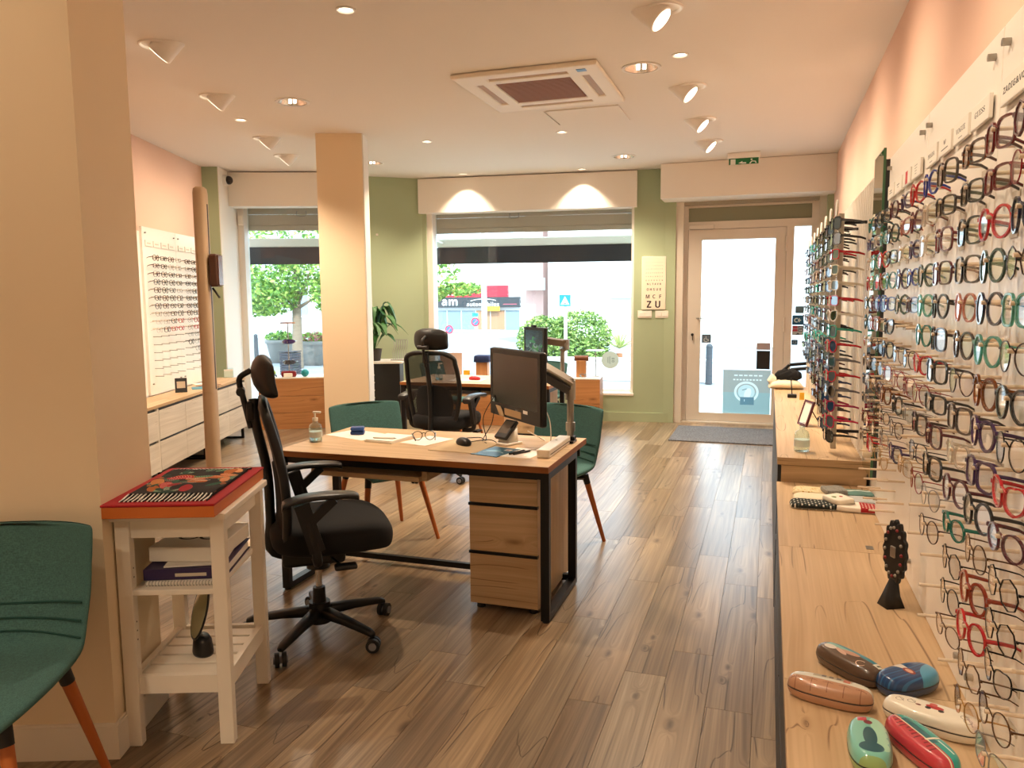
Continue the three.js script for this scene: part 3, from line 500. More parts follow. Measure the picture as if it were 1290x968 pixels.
// ------------------------------------------------------------------ furniture
function spline(rows, n) { // smooth rows of numbers
  const out = []; const m = rows.length - 1;
  for (let i = 0; i <= n; i++) { const t = i / n * m, k = Math.min(m - 1, Math.floor(t)), u = t - k, g = (j) => rows[Math.max(0, Math.min(m, j))];
    out.push(rows[0].map((_, c) => { const a = g(k - 1)[c], b = g(k)[c], d = g(k + 1)[c], e = g(k + 2)[c]; return b + 0.5 * u * (d - a + u * (2 * a - 5 * b + 4 * d - e + u * (3 * (b - d) + e - a))); })); }
  return out;
}
const seamMat = MAT(0x1c4640, 0.95);
function shellGeo() {
  // z, y, width, thickness, side curl
  const P = spline([[0.235, 0.405, 0.36, 0.02, 0], [0.225, 0.432, 0.40, 0.04, 0], [0.15, 0.448, 0.45, 0.048, 0.0], [0.02, 0.442, 0.47, 0.05, 0.012], [-0.12, 0.436, 0.47, 0.05, 0.03], [-0.19, 0.458, 0.465, 0.048, 0.045], [-0.222, 0.52, 0.47, 0.044, 0.05], [-0.245, 0.62, 0.485, 0.04, 0.05], [-0.262, 0.73, 0.485, 0.036, 0.045], [-0.272, 0.795, 0.482, 0.032, 0.04], [-0.274, 0.812, 0.465, 0.016, 0.035]], 34);
  return loft(P.map(([z, y, w, t, c], i) => {
    const a = P[Math.max(0, i - 1)], b = P[Math.min(P.length - 1, i + 1)], dz = b[0] - a[0], dy = b[1] - a[1], l = Math.hypot(dz, dy), nz = dy / l, ny = -dz / l; // towards the sitter
    const cap = i === P.length - 1 || i === 0 ? 0.3 : 1;
    return ell(w / 2, t / 2 * cap, 28, 3.2).map(([x, q]) => { const o = q + c * (2 * x / w) ** 2 * 1.0; return [x, y + ny * o - (y > 0.7 ? 0.014 * (2 * x / w) ** 4 : 0), z + nz * o]; });
  }));
}
const shellG = shellGeo(), seamG = [0.505, 0.545, 0.59].map((y, i) => { const z = -0.189 - (y - 0.5) * 0.27; return tube(Array.from({ length: 7 }, (_, k) => { const x = (k - 3) / 3 * 0.225; return [x, y + 0.006 * Math.cos(k) * (i - 1), z + 0.05 * (2 * x / 0.47) ** 2 - 0.001]; }), 0.0032, 18, 6); });
function tealChair(pos, turn, label) {
  const t = thing('shell_chair', label, 'chair', pos, turn, 'green shell chairs');
  const sh = part('upholstered_shell', shellG, M.teal, t); for (const s of seamG) part('seam', s, seamMat, sh);
  part('under_frame', [bar([-0.17, 0.402, 0.15], [0.17, 0.402, -0.15], 0.03, 0.02), bar([0.17, 0.402, 0.15], [-0.17, 0.402, -0.15], 0.03, 0.02)], M.black, t);
  for (const [sx, sz] of [[-1, 1], [1, 1], [-1, -1], [1, -1]]) {
    const a = [sx * 0.165, 0.415, sz * 0.15], b = [sx * 0.245, 0, sz * 0.24], m = [0, 1, 2].map((i) => a[i] + (b[i] - a[i]) * 0.13);
    const leg = part('leg', rod(m, b, 0.018, 0.011, 14), M.legWood, t); part('collar', rod(a, m, 0.021, 0.0195, 14), M.black, leg);
  }
  return t;
}
tealChair([-1.99, 0, -1.38], 24 * D2R, 'green upholstered chair in front of the plaster partition');
tealChair([-2.224, 0, -4.14], 54 * D2R, 'green upholstered chair behind the near desk, beside the sanitizer bottle');
tealChair([-1.22, 0, -4.30], -20 * D2R, 'green upholstered chair behind the near desk, beside the monitor pole');
tealChair([-3.12, 0, -7.35], 85 * D2R, 'green upholstered chair behind the far desk, beside the plant shelf');
tealChair([-2.26, 0, -7.50], -25 * D2R, 'green upholstered chair behind the far desk, beside the window boxes');

const meshTex = dataTex(64, 64, (u, v) => { const q = (Math.sin(u * 16 * Math.PI) > 0.1 && Math.sin(v * 16 * Math.PI) > 0.1) ? 0 : 255; return [q, q, q]; }, 0.03, 0.03, false);
const netMat = MAT(0x171415, 0.85, { alphaMap: meshTex, transparent: true, side: THREE.DoubleSide });
function officeChair(pos, turn, label, tilt) {
  const t = thing('office_chair', label, 'office chair', pos, turn, 'black mesh office chairs');
  for (let i = 0; i < 5; i++) {
    const a = i / 5 * 2 * Math.PI + 0.35, s = Math.sin(a), c = Math.cos(a);
    const leg = part('base_leg', loft([[0.03, 0.105, 0.03, 0.024], [0.16, 0.095, 0.024, 0.018], [0.29, 0.078, 0.019, 0.014], [0.315, 0.07, 0.014, 0.01]].map(([r, y, w, hh]) => ell(w, hh, 12, 3).map(([p, q]) => [s * r + c * p, y + q, c * r - s * p]))), M.plasticBlack, t);
    const ca = part('caster', [0, 1].map((k) => cyl(0.029, 0.029, 0.018, 0, 0, 0, 18).rotateZ(Math.PI / 2).rotateY(a + 0.6).translate(s * 0.315 + (k - 0.5) * 0.028 * Math.cos(a + 0.6), 0.029, c * 0.315 - (k - 0.5) * 0.028 * Math.sin(a + 0.6))), M.black, leg);
    part('caster_cap', [0, 1].map((k) => cyl(0.016, 0.016, 0.03, 0, 0, 0, 14).rotateZ(Math.PI / 2).rotateY(a + 0.6).translate(s * 0.315 + (k - 0.5) * 0.028 * Math.cos(a + 0.6), 0.029, c * 0.315 - (k - 0.5) * 0.028 * Math.sin(a + 0.6)))
      , MAT(0x77777a, 0.4), leg);
    void ca;
  }
  part('hub', cyl(0.045, 0.05, 0.09, 0, 0.105, 0), M.plasticBlack, t);
  part('gas_column', [cyl(0.014, 0.014, 0.2, 0, 0.26, 0)], M.chrome, t); part('column_sleeve', cyl(0.026, 0.03, 0.09, 0, 0.17, 0), M.plasticBlack, t);
  part('tilt_mechanism', [rbox(0.2, 0.07, 0.26, 0, 0.375, -0.02, 0.02), cyl(0.04, 0.05, 0.06, 0, 0.335, 0), rod([-0.1, 0.37, 0.05], [-0.27, 0.385, 0.08], 0.006), rbox(0.05, 0.02, 0.09, -0.27, 0.385, 0.09, 0.008)], M.plasticBlack, t);
  part('seat', loft(spline([[0.405, 0.20, 0], [0.42, 0.235, 0], [0.455, 0.25, 0], [0.495, 0.25, 0], [0.52, 0.235, 0], [0.532, 0.19, 0], [0.535, 0.05, 0]], 18).map(([y, r]) => ell(r, r * 1.02, 32, 3.2).map(([x, z]) => [x, y - Math.max(0, z - 0.12) ** 2 * 1.6 + 0.012 * (x / 0.25) ** 2, z + 0.06]))), M.fabricBlack, t);
  const bz = (y) => -0.14 - (y - 0.5) * 0.12 + Math.sin((y - 0.45) * 5.2) * 0.035, bw = (y) => 0.165 + 0.075 * Math.sin(sat((y - 0.40) / 0.62) * Math.PI * 0.78);
  const loop = []; for (let i = 0; i <= 10; i++) { const y = 0.46 + i * 0.054; loop.push([bw(y), y, bz(y)]); } for (const x of [0.13, 0, -0.13]) loop.push([x, 1.035, bz(1.035)]); for (let i = 10; i >= 0; i--) { const y = 0.46 + i * 0.054; loop.push([-bw(y), y, bz(y)]); }
  part('back_frame', [tube(loop, 0.019, 90, 8), tube([[-bw(0.46), 0.46, bz(0.46)], [0, 0.42, bz(0.44) + 0.01], [bw(0.46), 0.46, bz(0.46)]], 0.017, 14, 8)], M.plasticBlack, t);
  { // net with a denser lower half
    const pos = [], uv = [], idx = [], N = 14, K = 10;
    for (let j = 0; j <= N; j++) for (let i = 0; i <= K; i++) { const y = 0.45 + j / N * 0.58, x = (i / K * 2 - 1) * bw(y); pos.push(x, y, bz(y) - 0.028 * (1 - (x / bw(y)) ** 2)); uv.push(x, y); }
    for (let j = 0; j < N; j++) for (let i = 0; i < K; i++) { const a = j * (K + 1) + i, b = a + 1, c = a + K + 1, d = c + 1; idx.push(a, b, c, b, d, c); }
    const g = new THREE.BufferGeometry(); g.setAttribute('position', new THREE.Float32BufferAttribute(pos, 3)); g.setAttribute('uv', new THREE.Float32BufferAttribute(uv, 2)); g.setIndex(idx); g.computeVertexNormals();
    part('back_net', g, netMat, t);
    part('lumbar_pad', loft(spline([[0.47, 0.10], [0.50, 0.145], [0.60, 0.175], [0.70, 0.165], [0.76, 0.12], [0.775, 0.05]], 14).map(([y, w]) => ell(w, 0.017, 24, 3).map(([x, z]) => [x, y, bz(y) - 0.02 + z + 0.02 * (x / 0.17) ** 2]))), M.fabricBlack, t);
  }
  part('spine', [tube([[0, 0.36, -0.08], [0, 0.40, -0.19], [0, 0.55, bz(0.55) - 0.06], [0, 0.75, bz(0.75) - 0.06], [0, 0.95, bz(0.95) - 0.055], [0, 1.05, bz(1.05) - 0.03]], 0.02, 30, 8)], M.plasticBlack, t);
  part('headrest_post', [rod([0, 0.93, bz(0.95) - 0.075], [0, 1.10, bz(1.08) - 0.07], 0.012), rbox(0.05, 0.08, 0.03, 0, 1.0, bz(1.0) - 0.06, 0.01), rod([-0.045, 1.085, bz(1.08) - 0.07], [0.045, 1.085, bz(1.08) - 0.07], 0.018), tube([[0, 1.09, bz(1.08) - 0.07], [0, 1.14, bz(1.1) - 0.065], [0, 1.17, bz(1.1) - 0.02]], 0.012, 10, 8)], M.plasticBlack, t);
  part('headrest', loft(spline([[-0.15, 0.05, 0.014], [-0.135, 0.07, 0.022], [-0.07, 0.085, 0.03], [0, 0.088, 0.032], [0.07, 0.085, 0.03], [0.135, 0.07, 0.022], [0.15, 0.05, 0.014]], 22).map(([x, hh, th]) => ell(hh, th, 20, 2.6).map(([q, z]) => [x, 1.145 + q - (x / 0.15) ** 2 * 0.01, bz(1.1) + 0.01 + z + (x / 0.15) ** 2 * 0.045 + 0.6 * (q / 0.076) ** 2 * 0.03 - q * tilt]))), M.plasticBlack, t);
  for (const s of [-1, 1]) {
    const ar = part('armrest', [tube([[s * 0.2, 0.405, -0.02], [s * 0.29, 0.42, -0.02], [s * 0.305, 0.50, -0.03], [s * 0.305, 0.60, -0.05]], 0.019, 20, 8), bar([s * 0.305, 0.47, -0.02], [s * 0.305, 0.665, -0.075], 0.028, 0.06), bar([s * 0.305, 0.585, -0.05], [s * 0.305, 0.675, 0.05], 0.024, 0.035)], M.plasticBlack, t);
    part('arm_pad', loft(spline([[-0.15, 0.03, 0.652], [-0.135, 0.04, 0.672], [-0.05, 0.043, 0.69], [0.05, 0.043, 0.692], [0.12, 0.038, 0.686], [0.145, 0.026, 0.676]], 16).map(([z, w, y]) => ell(w, 0.013, 16, 3).map(([x, q]) => [s * 0.305 + x, y + q, z]))), PHY(0x1c1c1e, 0.35), ar);
  }
  return t;
}
officeChair([-1.83, 0, -2.80], 127 * D2R, 'black mesh office chair with headrest in front of the near desk', 0.12);
officeChair([-2.52, 0, -5.75], 172 * D2R, 'black mesh office chair with headrest in front of the far desk', 0.05);

function desk(pos, turn, label) {
  const t = thing('desk', label, 'desk', pos, turn, 'oak desks on black frames'), w = 0.70, d = 0.37;
  part('desktop', bb(-w, w, 0.692, 0.72, -d, d, 0, 0.3, 0.1), M.oak, t);
  part('edge_band', [bb(-w - 0.001, w + 0.001, 0.692, 0.7195, d, d + 0.0012, 0), bb(-w - 0.001, w + 0.001, 0.692, 0.7195, -d - 0.0012, -d, 0), bb(w, w + 0.0012, 0.692, 0.7195, -d, d), bb(-w - 0.0012, -w, 0.692, 0.7195, -d, d)], M.oakEdge, t);
  for (const s of [-1, 1]) part('leg_frame', [bb(s * (w - 0.02) - 0.02, s * (w - 0.02) + 0.02, 0.008, 0.69, d - 0.045, d - 0.015), bb(s * (w - 0.02) - 0.02, s * (w - 0.02) + 0.02, 0.008, 0.69, -d + 0.20, -d + 0.23), bb(s * (w - 0.02) - 0.02, s * (w - 0.02) + 0.02, 0.008, 0.038, -d + 0.23, d - 0.045), bb(s * (w - 0.02) - 0.02, s * (w - 0.02) + 0.02, 0.66, 0.69, -d + 0.23, d - 0.045)], M.blackMetal, t);
  for (const s of [-1, 1]) part('levelling_foot', [cyl(0.014, 0.016, 0.008, s * (w - 0.02), 0.004, d - 0.03, 12), cyl(0.014, 0.016, 0.008, s * (w - 0.02), 0.004, -d + 0.215, 12)], M.black, t);
  part('lower_rail', bb(-w + 0.04, w - 0.04, 0.02, 0.05, -d + 0.20, -d + 0.225), M.blackMetal, t);
  part('top_rail', [bb(-w + 0.04, w - 0.04, 0.655, 0.69, d - 0.06, d - 0.03), bb(-w + 0.04, w - 0.04, 0.655, 0.69, -d + 0.2, -d + 0.23)], M.blackMetal, t);
  part('keyboard_tray', [bb(-0.52, 0.06, 0.60, 0.622, 0.02, 0.33, 0), bb(0.06, 0.085, 0.60, 0.69, -0.02, 0.30, 2), bb(-0.545, -0.52, 0.60, 0.69, 0.02, 0.30, 2)], M.oak, t);
  return t;
}
desk([-1.60, 0, -3.55], 0, 'light oak desk on black frame holding the large black monitor');
desk([-2.46, 0, -6.62], 0, 'light oak desk on black frame behind the far office chair');
function pedestal(pos, label) {
  const t = thing('drawer_pedestal', label, 'drawers', pos, 0, 'oak drawer pedestals');
  part('carcass', bb(-0.165, 0.165, 0.03, 0.655, -0.56, 0, 1), M.oak, t);
  [[0.035, 0.275], [0.29, 0.505], [0.52, 0.645]].forEach(([a, b], i) => { const dr = part('drawer', bb(-0.165, 0.165, a, b, 0.002, 0.02, 0, i * 0.3, i * 0.25), M.oak, t); part('grip_strip', [bb(-0.17, 0.165, b - 0.001, b + 0.012, -0.002, 0.022)], M.blackMetal, dr); });
  part('top_panel', bb(-0.165, 0.165, 0.655, 0.672, -0.56, 0.02, 0), M.oak, t);
  part('glides', [-0.13, 0.13].flatMap((x) => [-0.5, -0.03].map((z) => cyl(0.02, 0.02, 0.03, x, 0.015, z, 12))), M.black, t);
}
pedestal([-1.135, 0, -3.27], 'oak three-drawer pedestal under the near desk');
pedestal([-2.02, 0, -6.33], 'oak three-drawer pedestal under the far desk');
// ------------------------------------------------------------------ white side table
const TB = [-1.873, -2.12], tp = (x, y, z) => [TB[0] + x * cu + z * su, y, TB[1] - x * su + z * cu];
{
  const t = thing('side_table', 'white wooden side table with shelf and slatted bottom by the partition', 'side table', tp(0, 0, 0), LA);
  const w = 0.155, d = 0.205;
  for (const sx of [-1, 1]) for (const sz of [-1, 1]) {
    const leg = part('leg', rbox(0.046, 0.762, 0.034, sx * (w - 0.005), 0.381, sz * (d - 0.005), 0.003), M.paintWhite, t);
    for (const y of [0.36, 0.39, 0.42, 0.57, 0.60]) part('pin_hole', cyl(0.0028, 0.0028, 0.001, 0, 0, 0, 8).rotateZ(Math.PI / 2).translate(sx * (w - 0.028), y, sz * (d - 0.005)), M.black, leg);
  }
  part('table_top', rbox(0.37, 0.022, 0.47, 0, 0.773, 0, 0.004), M.paintWhite, t);
  part('apron', [bb(-w + 0.02, w - 0.02, 0.70, 0.762, d - 0.018, d - 0.002), bb(-w + 0.02, w - 0.02, 0.70, 0.762, -d + 0.002, -d + 0.018), bb(-w + 0.002, -w + 0.018, 0.70, 0.762, -d + 0.02, d - 0.02), bb(w - 0.018, w - 0.002, 0.70, 0.762, -d + 0.02, d - 0.02)], M.paintWhite, t);
  part('shelf_board', rbox(0.268, 0.018, 0.43, 0, 0.521, 0, 0.003), M.paintWhite, t);
  part('bottom_rail', [bb(-w + 0.02, w - 0.02, 0.175, 0.235, d - 0.02, d), bb(-w + 0.02, w - 0.02, 0.175, 0.235, -d, -d + 0.02), bb(-w - 0.005, -w + 0.016, 0.175, 0.235, -d + 0.015, d - 0.015), bb(w - 0.016, w + 0.005, 0.175, 0.235, -d + 0.015, d - 0.015)], M.paintWhite, t);
  for (let i = 0; i < 5; i++) part('slat', rbox(0.276, 0.014, 0.058, 0, 0.222, -0.142 + i * 0.071, 0.003), M.paintWhite, t);
}
{
  const t = thing('display_tray', 'flat wooden tray lined with red felt on the white side table', 'tray', tp(-0.005, 0.785, 0.015), LA);
  part('tray_body', rbox(0.345, 0.036, 0.53, 0, 0.018, 0, 0.002), M.orange, t);
  part('felt', rbox(0.35, 0.008, 0.535, 0, 0.040, 0, 0.003), M.red, t);
  const tx = canvasTex(512, 640, (g, w, h) => {
    g.fillStyle = '#1a1414'; g.fillRect(0, 0, w, h); let s = 5; const r = () => (s = (s * 16807) % 2147483647) / 2147483647;
    for (let i = 0; i < 46; i++) {
      const x = r() * w, y = r() * h, a = r() * 7, L0 = 60 + r() * 110, c = ['#1f5a44', '#2c6e52', '#c26a2c', '#d8894a', '#b3202c', '#174636', '#5c8a64', '#2a2022'][Math.floor(r() * 8)];
      g.save(); g.translate(x, y); g.rotate(a); g.fillStyle = c; g.beginPath(); g.ellipse(L0 / 2, 0, L0 / 2, L0 * 0.24, 0, 0, 7); g.fill(); g.strokeStyle = i % 3 ? '#0c1a14' : '#e6d8c0'; g.lineWidth = 2.5;
      for (let k = 1; k < 9; k++) { g.beginPath(); g.moveTo(L0 * k / 10, 0); g.lineTo(L0 * k / 10 + 12, L0 * 0.2); g.moveTo(L0 * k / 10, 0); g.lineTo(L0 * k / 10 + 12, -L0 * 0.2); g.stroke(); } g.restore();
    }
    g.strokeStyle = '#efe6d8'; g.lineWidth = 5; for (let i = 0; i < 6; i++) { const x = w * 0.35 + r() * 160, y = h * 0.35 + r() * 170; g.beginPath(); g.moveTo(x, y); g.bezierCurveTo(x + 30, y - 24, x + 50, y + 24, x + 84, y - 8); g.stroke(); }
  });
  const c = thing('folded_scarf', 'folded black scarf with jungle print and striped fringe on the red tray', 'scarf', tp(0.0, 0.829, 0.005), LA);
  const lay = (y, wv, s) => { const g = new THREE.PlaneGeometry(0.27, 0.36, 30, 36).rotateX(-Math.PI / 2), p = g.attributes.position; for (let i = 0; i < p.count; i++) p.setY(i, y + (vn(p.getX(i) * 18 + 9, p.getZ(i) * 16 + 9, s) - 0.5) * wv); g.computeVertexNormals(); return g; };
  part('scarf_fold', [rbox(0.27, 0.009, 0.36, 0, 0.0045, 0, 0.004), lay(0.012, 0.006, 5)], new THREE.MeshStandardMaterial({ map: tx, roughness: 0.9, side: THREE.DoubleSide }), c);
  const fr = [], fw = []; for (let i = 0; i < 40; i++) for (const [s, z, y] of [[1, 0.176, 0.009], [1, 0.2, 0.004], [-1, -0.176, 0.009]]) { const x = -0.135 + i * 0.0069 + rr(-0.001, 0.001); (i % 2 ? fr : fw).push(rod([x, y, z], [x + rr(-0.003, 0.003), 0.0025, z + s * 0.045], 0.0027, 0.0022, 5)); }
  part('dark_fringe', fr, M.fabricBlack, c).userData.kind = 'stuff'; part('light_fringe', fw, M.paper, c).userData.kind = 'stuff';
}
{ // shelf contents
  const n = thing('spiral_notebook', 'spiral-bound notebook under the purple binder on the side table', 'notebook', tp(0.02, 0.530, 0.02), LA);
  part('pages', rbox(0.25, 0.014, 0.33, 0, 0.007, -0.01, 0.002), M.paper, n); for (let i = 0; i < 24; i++) part('spiral_ring', new THREE.TorusGeometry(0.0075, 0.0012, 6, 12).rotateY(Math.PI / 2).translate(-0.118 + i * 0.0101, 0.008, 0.158), M.steel, n);
  const b = thing('ring_binder', 'dark purple ring binder lying on the side table shelf', 'binder', tp(0.012, 0.546, 0.005), LA + 0.05);
  part('cover', [rbox(0.262, 0.003, 0.32, 0, 0.0015, 0, 0.001), rbox(0.262, 0.003, 0.32, 0, 0.035, 0, 0.001), rbox(0.262, 0.036, 0.004, 0, 0.018, 0.158, 0.0015)], M.purple, b); part('sheets', bb(-0.12, 0.125, 0.004, 0.026, -0.15, 0.14), M.paper, b); part('spine_label', bb(-0.03, 0.07, 0.010, 0.021, 0.1602, 0.1608), M.tagGrey, b);
  solo('loose_sheet', rbox(0.19, 0.005, 0.26, 0, 0.0025, 0, 0.001), M.paper, 'white booklet between the purple binder and the white box', 'booklet', tp(0.03, 0.584, 0.02), LA + 0.12);
  const w = thing('white_box', 'white cardboard box printed with black eyeglasses on the side table shelf', 'box', tp(0.01, 0.590, -0.02), LA - 0.05);
  part('box_body', rbox(0.235, 0.05, 0.28, 0, 0.025, 0, 0.003), M.plateWhite, w);
  const tx = canvasTex(256, 256, (g, W, H) => { g.fillStyle = '#f2ece0'; g.fillRect(0, 0, W, H); g.strokeStyle = '#141414'; g.lineWidth = 11; g.beginPath(); g.ellipse(95, 150, 38, 30, 0, 0, 7); g.stroke(); g.beginPath(); g.ellipse(180, 150, 38, 30, 0, 0, 7); g.stroke(); g.beginPath(); g.moveTo(56, 138); g.lineTo(40, 110); g.lineTo(80, 90); g.stroke(); });
  part('print', new THREE.PlaneGeometry(0.22, 0.26).rotateX(-Math.PI / 2).translate(0, 0.0506, 0), new THREE.MeshStandardMaterial({ map: tx, roughness: 0.7 }), w);
  const m = thing('table_mirror', 'small oval mirror on a black foot on the slatted bottom', 'mirror', tp(0.015, 0.229, 0.03), LA - 0.9);
  part('foot', lathe([[0, 0], [0.045, 0], [0.048, 0.008], [0.042, 0.05], [0.03, 0.066], [0, 0.068]], 24).scale(1, 1, 0.7), M.plasticBlack, m);
  part('mirror_oval', new THREE.ExtrudeGeometry(new THREE.Shape(ell(0.055, 0.095, 28).map((p) => new THREE.Vector2(...p))), { depth: 0.006, bevelEnabled: false }).rotateX(-0.28).translate(0, 0.155, -0.0), M.mirror, m);
  part('mirror_rim', new THREE.TorusGeometry(1, 0.05, 8, 32).scale(0.057, 0.097, 0.08).rotateX(-0.28).translate(0, 0.155, 0.003), M.plasticBlack, m);
}
// ------------------------------------------------------------------ beige measuring post
{
  const t = thing('measuring_post', 'tall beige post with brown handset unit by the pink wall', 'post', [-3.06, 0, -3.64], LA);
  const sec = (y, r) => ell(0.036 * r, 0.045 * r, 24, 3).map(([x, z]) => [x, y, z]);
  part('lower_post', loft([sec(0.03, 1.08), sec(0.93, 1.02)]), MAT(0xc9ad8c, 0.45), t); part('upper_post', loft([sec(0.932, 1), sec(2.06, 1), sec(2.085, 0.9), sec(2.095, 0.6)]), MAT(0xc9ad8c, 0.45), t);
  part('base_plate', loft([ell(0.2, 0.2, 30).map(([x, z]) => [x, 0, z]), ell(0.2, 0.2, 30).map(([x, z]) => [x, 0.02, z]), ell(0.17, 0.17, 30).map(([x, z]) => [x, 0.032, z])]), MAT(0xc9ad8c, 0.45), t);
  part('seam', bb(0.0355, 0.0375, 0.95, 2.0, -0.006, 0.006), M.blackMetal, t);
  const u = part('handset_unit', rbox(0.05, 0.185, 0.085, 0.066, 1.63, 0, 0.014, 3), MAT(0x54362a, 0.35), t); part('unit_face', rbox(0.006, 0.17, 0.07, 0.093, 1.63, 0, 0.003), MAT(0x6a4638, 0.25), u);
  part('cable_stub', rod([0.045, 1.53, 0.0], [0.085, 1.475, 0.01], 0.006), M.black, t);
}
// ------------------------------------------------------------------ window plinths, plant shelf
function plinth(name, label, pos, turn, w, d, hs) {
  const t = thing(name, label, 'display box', pos, turn); let y = 0;
  hs.forEach((hh, i) => { part('board', bb(-w / 2, w / 2, y + 0.002, y + hh - 0.002, d / 2 - 0.018, d / 2, 0, i * 0.31, i * 0.2), M.oakWarm, t); y += hh; });
  part('carcass', bb(-w / 2, w / 2, 0, y, -d / 2, d / 2 - 0.0185, 0), M.oakWarm, t); part('top_board', bb(-w / 2, w / 2, y, y + 0.012, -d / 2, d / 2), M.plateWhite, t);
}
plinth('display_box', 'oak display box at the window end near the eye chart', [-1.98, 0, -8.60], midTurn, 0.36, 0.44, [0.28, 0.275]);
plinth('display_box', 'oak display box in the window behind the far desk', [-3.25, 0, -8.46], midTurn, 0.95, 0.38, [0.18, 0.18, 0.18]);
plinth('display_box', 'oak display box in the window behind the free column', L3(0.98, 0, 0.26), LA + 8 * D2R, 1.0, 0.36, [0.19, 0.19, 0.2]);
{
  const t = thing('plant_shelf', 'black and white shelf unit under the potted plant behind the column', 'shelf', [-3.86, 0, -7.3], LA);
  part('cabinet', bb(-0.2, 0.17, 0, 0.80, -0.22, 0.14), M.black, t); part('white_frame', [bb(-0.24, -0.2, 0, 0.80, -0.22, 0.16), bb(-0.24, -0.14, 0.0, 0.80, 0.145, 0.16)], M.white, t); part('top_board', bb(-0.25, 0.2, 0.80, 0.82, -0.24, 0.18), M.white, t);
  for (let i = 0; i < 7; i++) part('button', cyl(0.008, 0.008, 0.006, 0, 0, 0, 10).rotateX(Math.PI / 2).translate(-0.1, 0.2 + i * 0.08, 0.143), M.tagGrey, t);
  const p = thing('potted_plant', 'green leafy plant in a dark pot on the shelf behind the column', 'plant', [-3.96, 0.82, -7.26]);
  part('pot', lathe([[0, 0], [0.06, 0], [0.08, 0.12], [0.085, 0.125], [0.07, 0.125], [0.065, 0.1], [0, 0.1]], 24), MAT(0x3a342e, 0.6), p);
  for (let i = 0; i < 30; i++) {
    const a = i * 2.4, up = 0.16 + 0.38 * H2(i, 1, 3), rch = 0.12 + 0.18 * H2(i, 2, 3), dx = Math.cos(a), dz = Math.sin(a), pts = [];
    const rows = spline([[0, 0.1, 0.004], [rch * 0.3, 0.1 + up * 0.6, 0.005], [rch * 0.6, 0.1 + up, 0.036], [rch * 0.95, 0.1 + up * 0.95, 0.044], [rch * 1.3, 0.1 + up * 0.6, 0.004]], 10);
    for (const [r, y, w] of rows) pts.push([[dx * r - dz * w, y + w * 0.3, dz * r + dx * w], [dx * r, y, dz * r], [dx * r + dz * w, y + w * 0.3, dz * r - dx * w], [dx * r, y + 0.002, dz * r]]);
    part('leaf', loft(pts), M.leaf, p);
  }
  const hld = thing('wire_holder', 'wavy wire holder beside the potted plant', 'holder', [-3.72, 0.82, -7.36]);
  part('holder_base', bb(-0.08, 0.08, 0, 0.01, -0.05, 0.05), M.steel, hld);
  for (let i = 0; i < 6; i++) part('wire_loop', tube([[-0.07 + i * 0.026, 0.01, 0], [-0.075 + i * 0.026, 0.09, 0], [-0.055 + i * 0.026, 0.15, 0], [-0.06 + i * 0.026, 0.205, 0], [-0.03 + i * 0.026, 0.22, 0], [-0.03 + i * 0.026, 0.15, 0.01], [-0.045 + i * 0.026, 0.09, 0.01], [-0.04 + i * 0.026, 0.01, 0.01]], 0.003, 36, 6), M.steel, hld);
}
{ // door mat
  solo('door_mat', rbox(1.08, 0.012, 0.95, 0, 0.006, 0, 0.004), MAT(0xffffff, 0.95, { map: carpetTex, bumpMap: carpetTex, bumpScale: 0.003 }), 'grey speckled door mat in front of the glass door', 'door mat', [-0.41, 0, -8.36]);
}
// ------------------------------------------------------------------ things on the near desk
const DY = 0.72;
function pump(pos, label, mat, s = 1, pumpOn = true) {
  const t = thing('sanitizer_bottle', label, 'bottle', pos);
  part('bottle_body', lathe([[0, 0], [0.03, 0], [0.034, 0.004], [0.034, 0.075], [0.028, 0.092], [0.013, 0.102], [0.013, 0.112], [0.0115, 0.112], [0.0115, 0.1], [0.026, 0.09], [0.032, 0.074], [0.032, 0.006], [0, 0.004]].map(([r, y]) => [r * s, y * s]), 28), M.acrylic, t);
  if (pumpOn) part('gel', lathe([[0, 0.006], [0.031, 0.006], [0.031, 0.05], [0, 0.05]].map(([r, y]) => [r * s, y * s]), 24), PHY(0xdfe9ea, 0.05, { transmission: 0.9, thickness: 0.03 }), t);
  part('label_print', cyl(0.0345 * s, 0.0345 * s, 0.03 * s, 0, 0.04 * s, 0, 24).scale(1, 1, 1), PHY(0xf2f2ee, 0.5, { transmission: 0.5, thickness: 0 }), t);
  if (pumpOn) part('pump', [cyl(0.0145 * s, 0.0145 * s, 0.016 * s, 0, 0.118 * s, 0), cyl(0.005 * s, 0.005 * s, 0.03 * s, 0, 0.138 * s, 0), rbox(0.045 * s, 0.01 * s, 0.016 * s, 0.012 * s, 0.156 * s, 0, 0.004)], M.plateWhite, t);
  else part('cap', cyl(0.012 * s, 0.012 * s, 0.02 * s, 0, 0.122 * s, 0), M.acrylic, t);
  void mat;
}
pump([-2.235, DY, -3.44], 'clear sanitizer pump bottle at the end of the near desk');
solo('paper_sheet', rbox(0.30, 0.0015, 0.21, 0, 0.00075, 0, 0.0005), M.paper, 'white paper sheets under the blue case on the near desk', 'paper', [-2.12, DY, -3.68], -0.35);
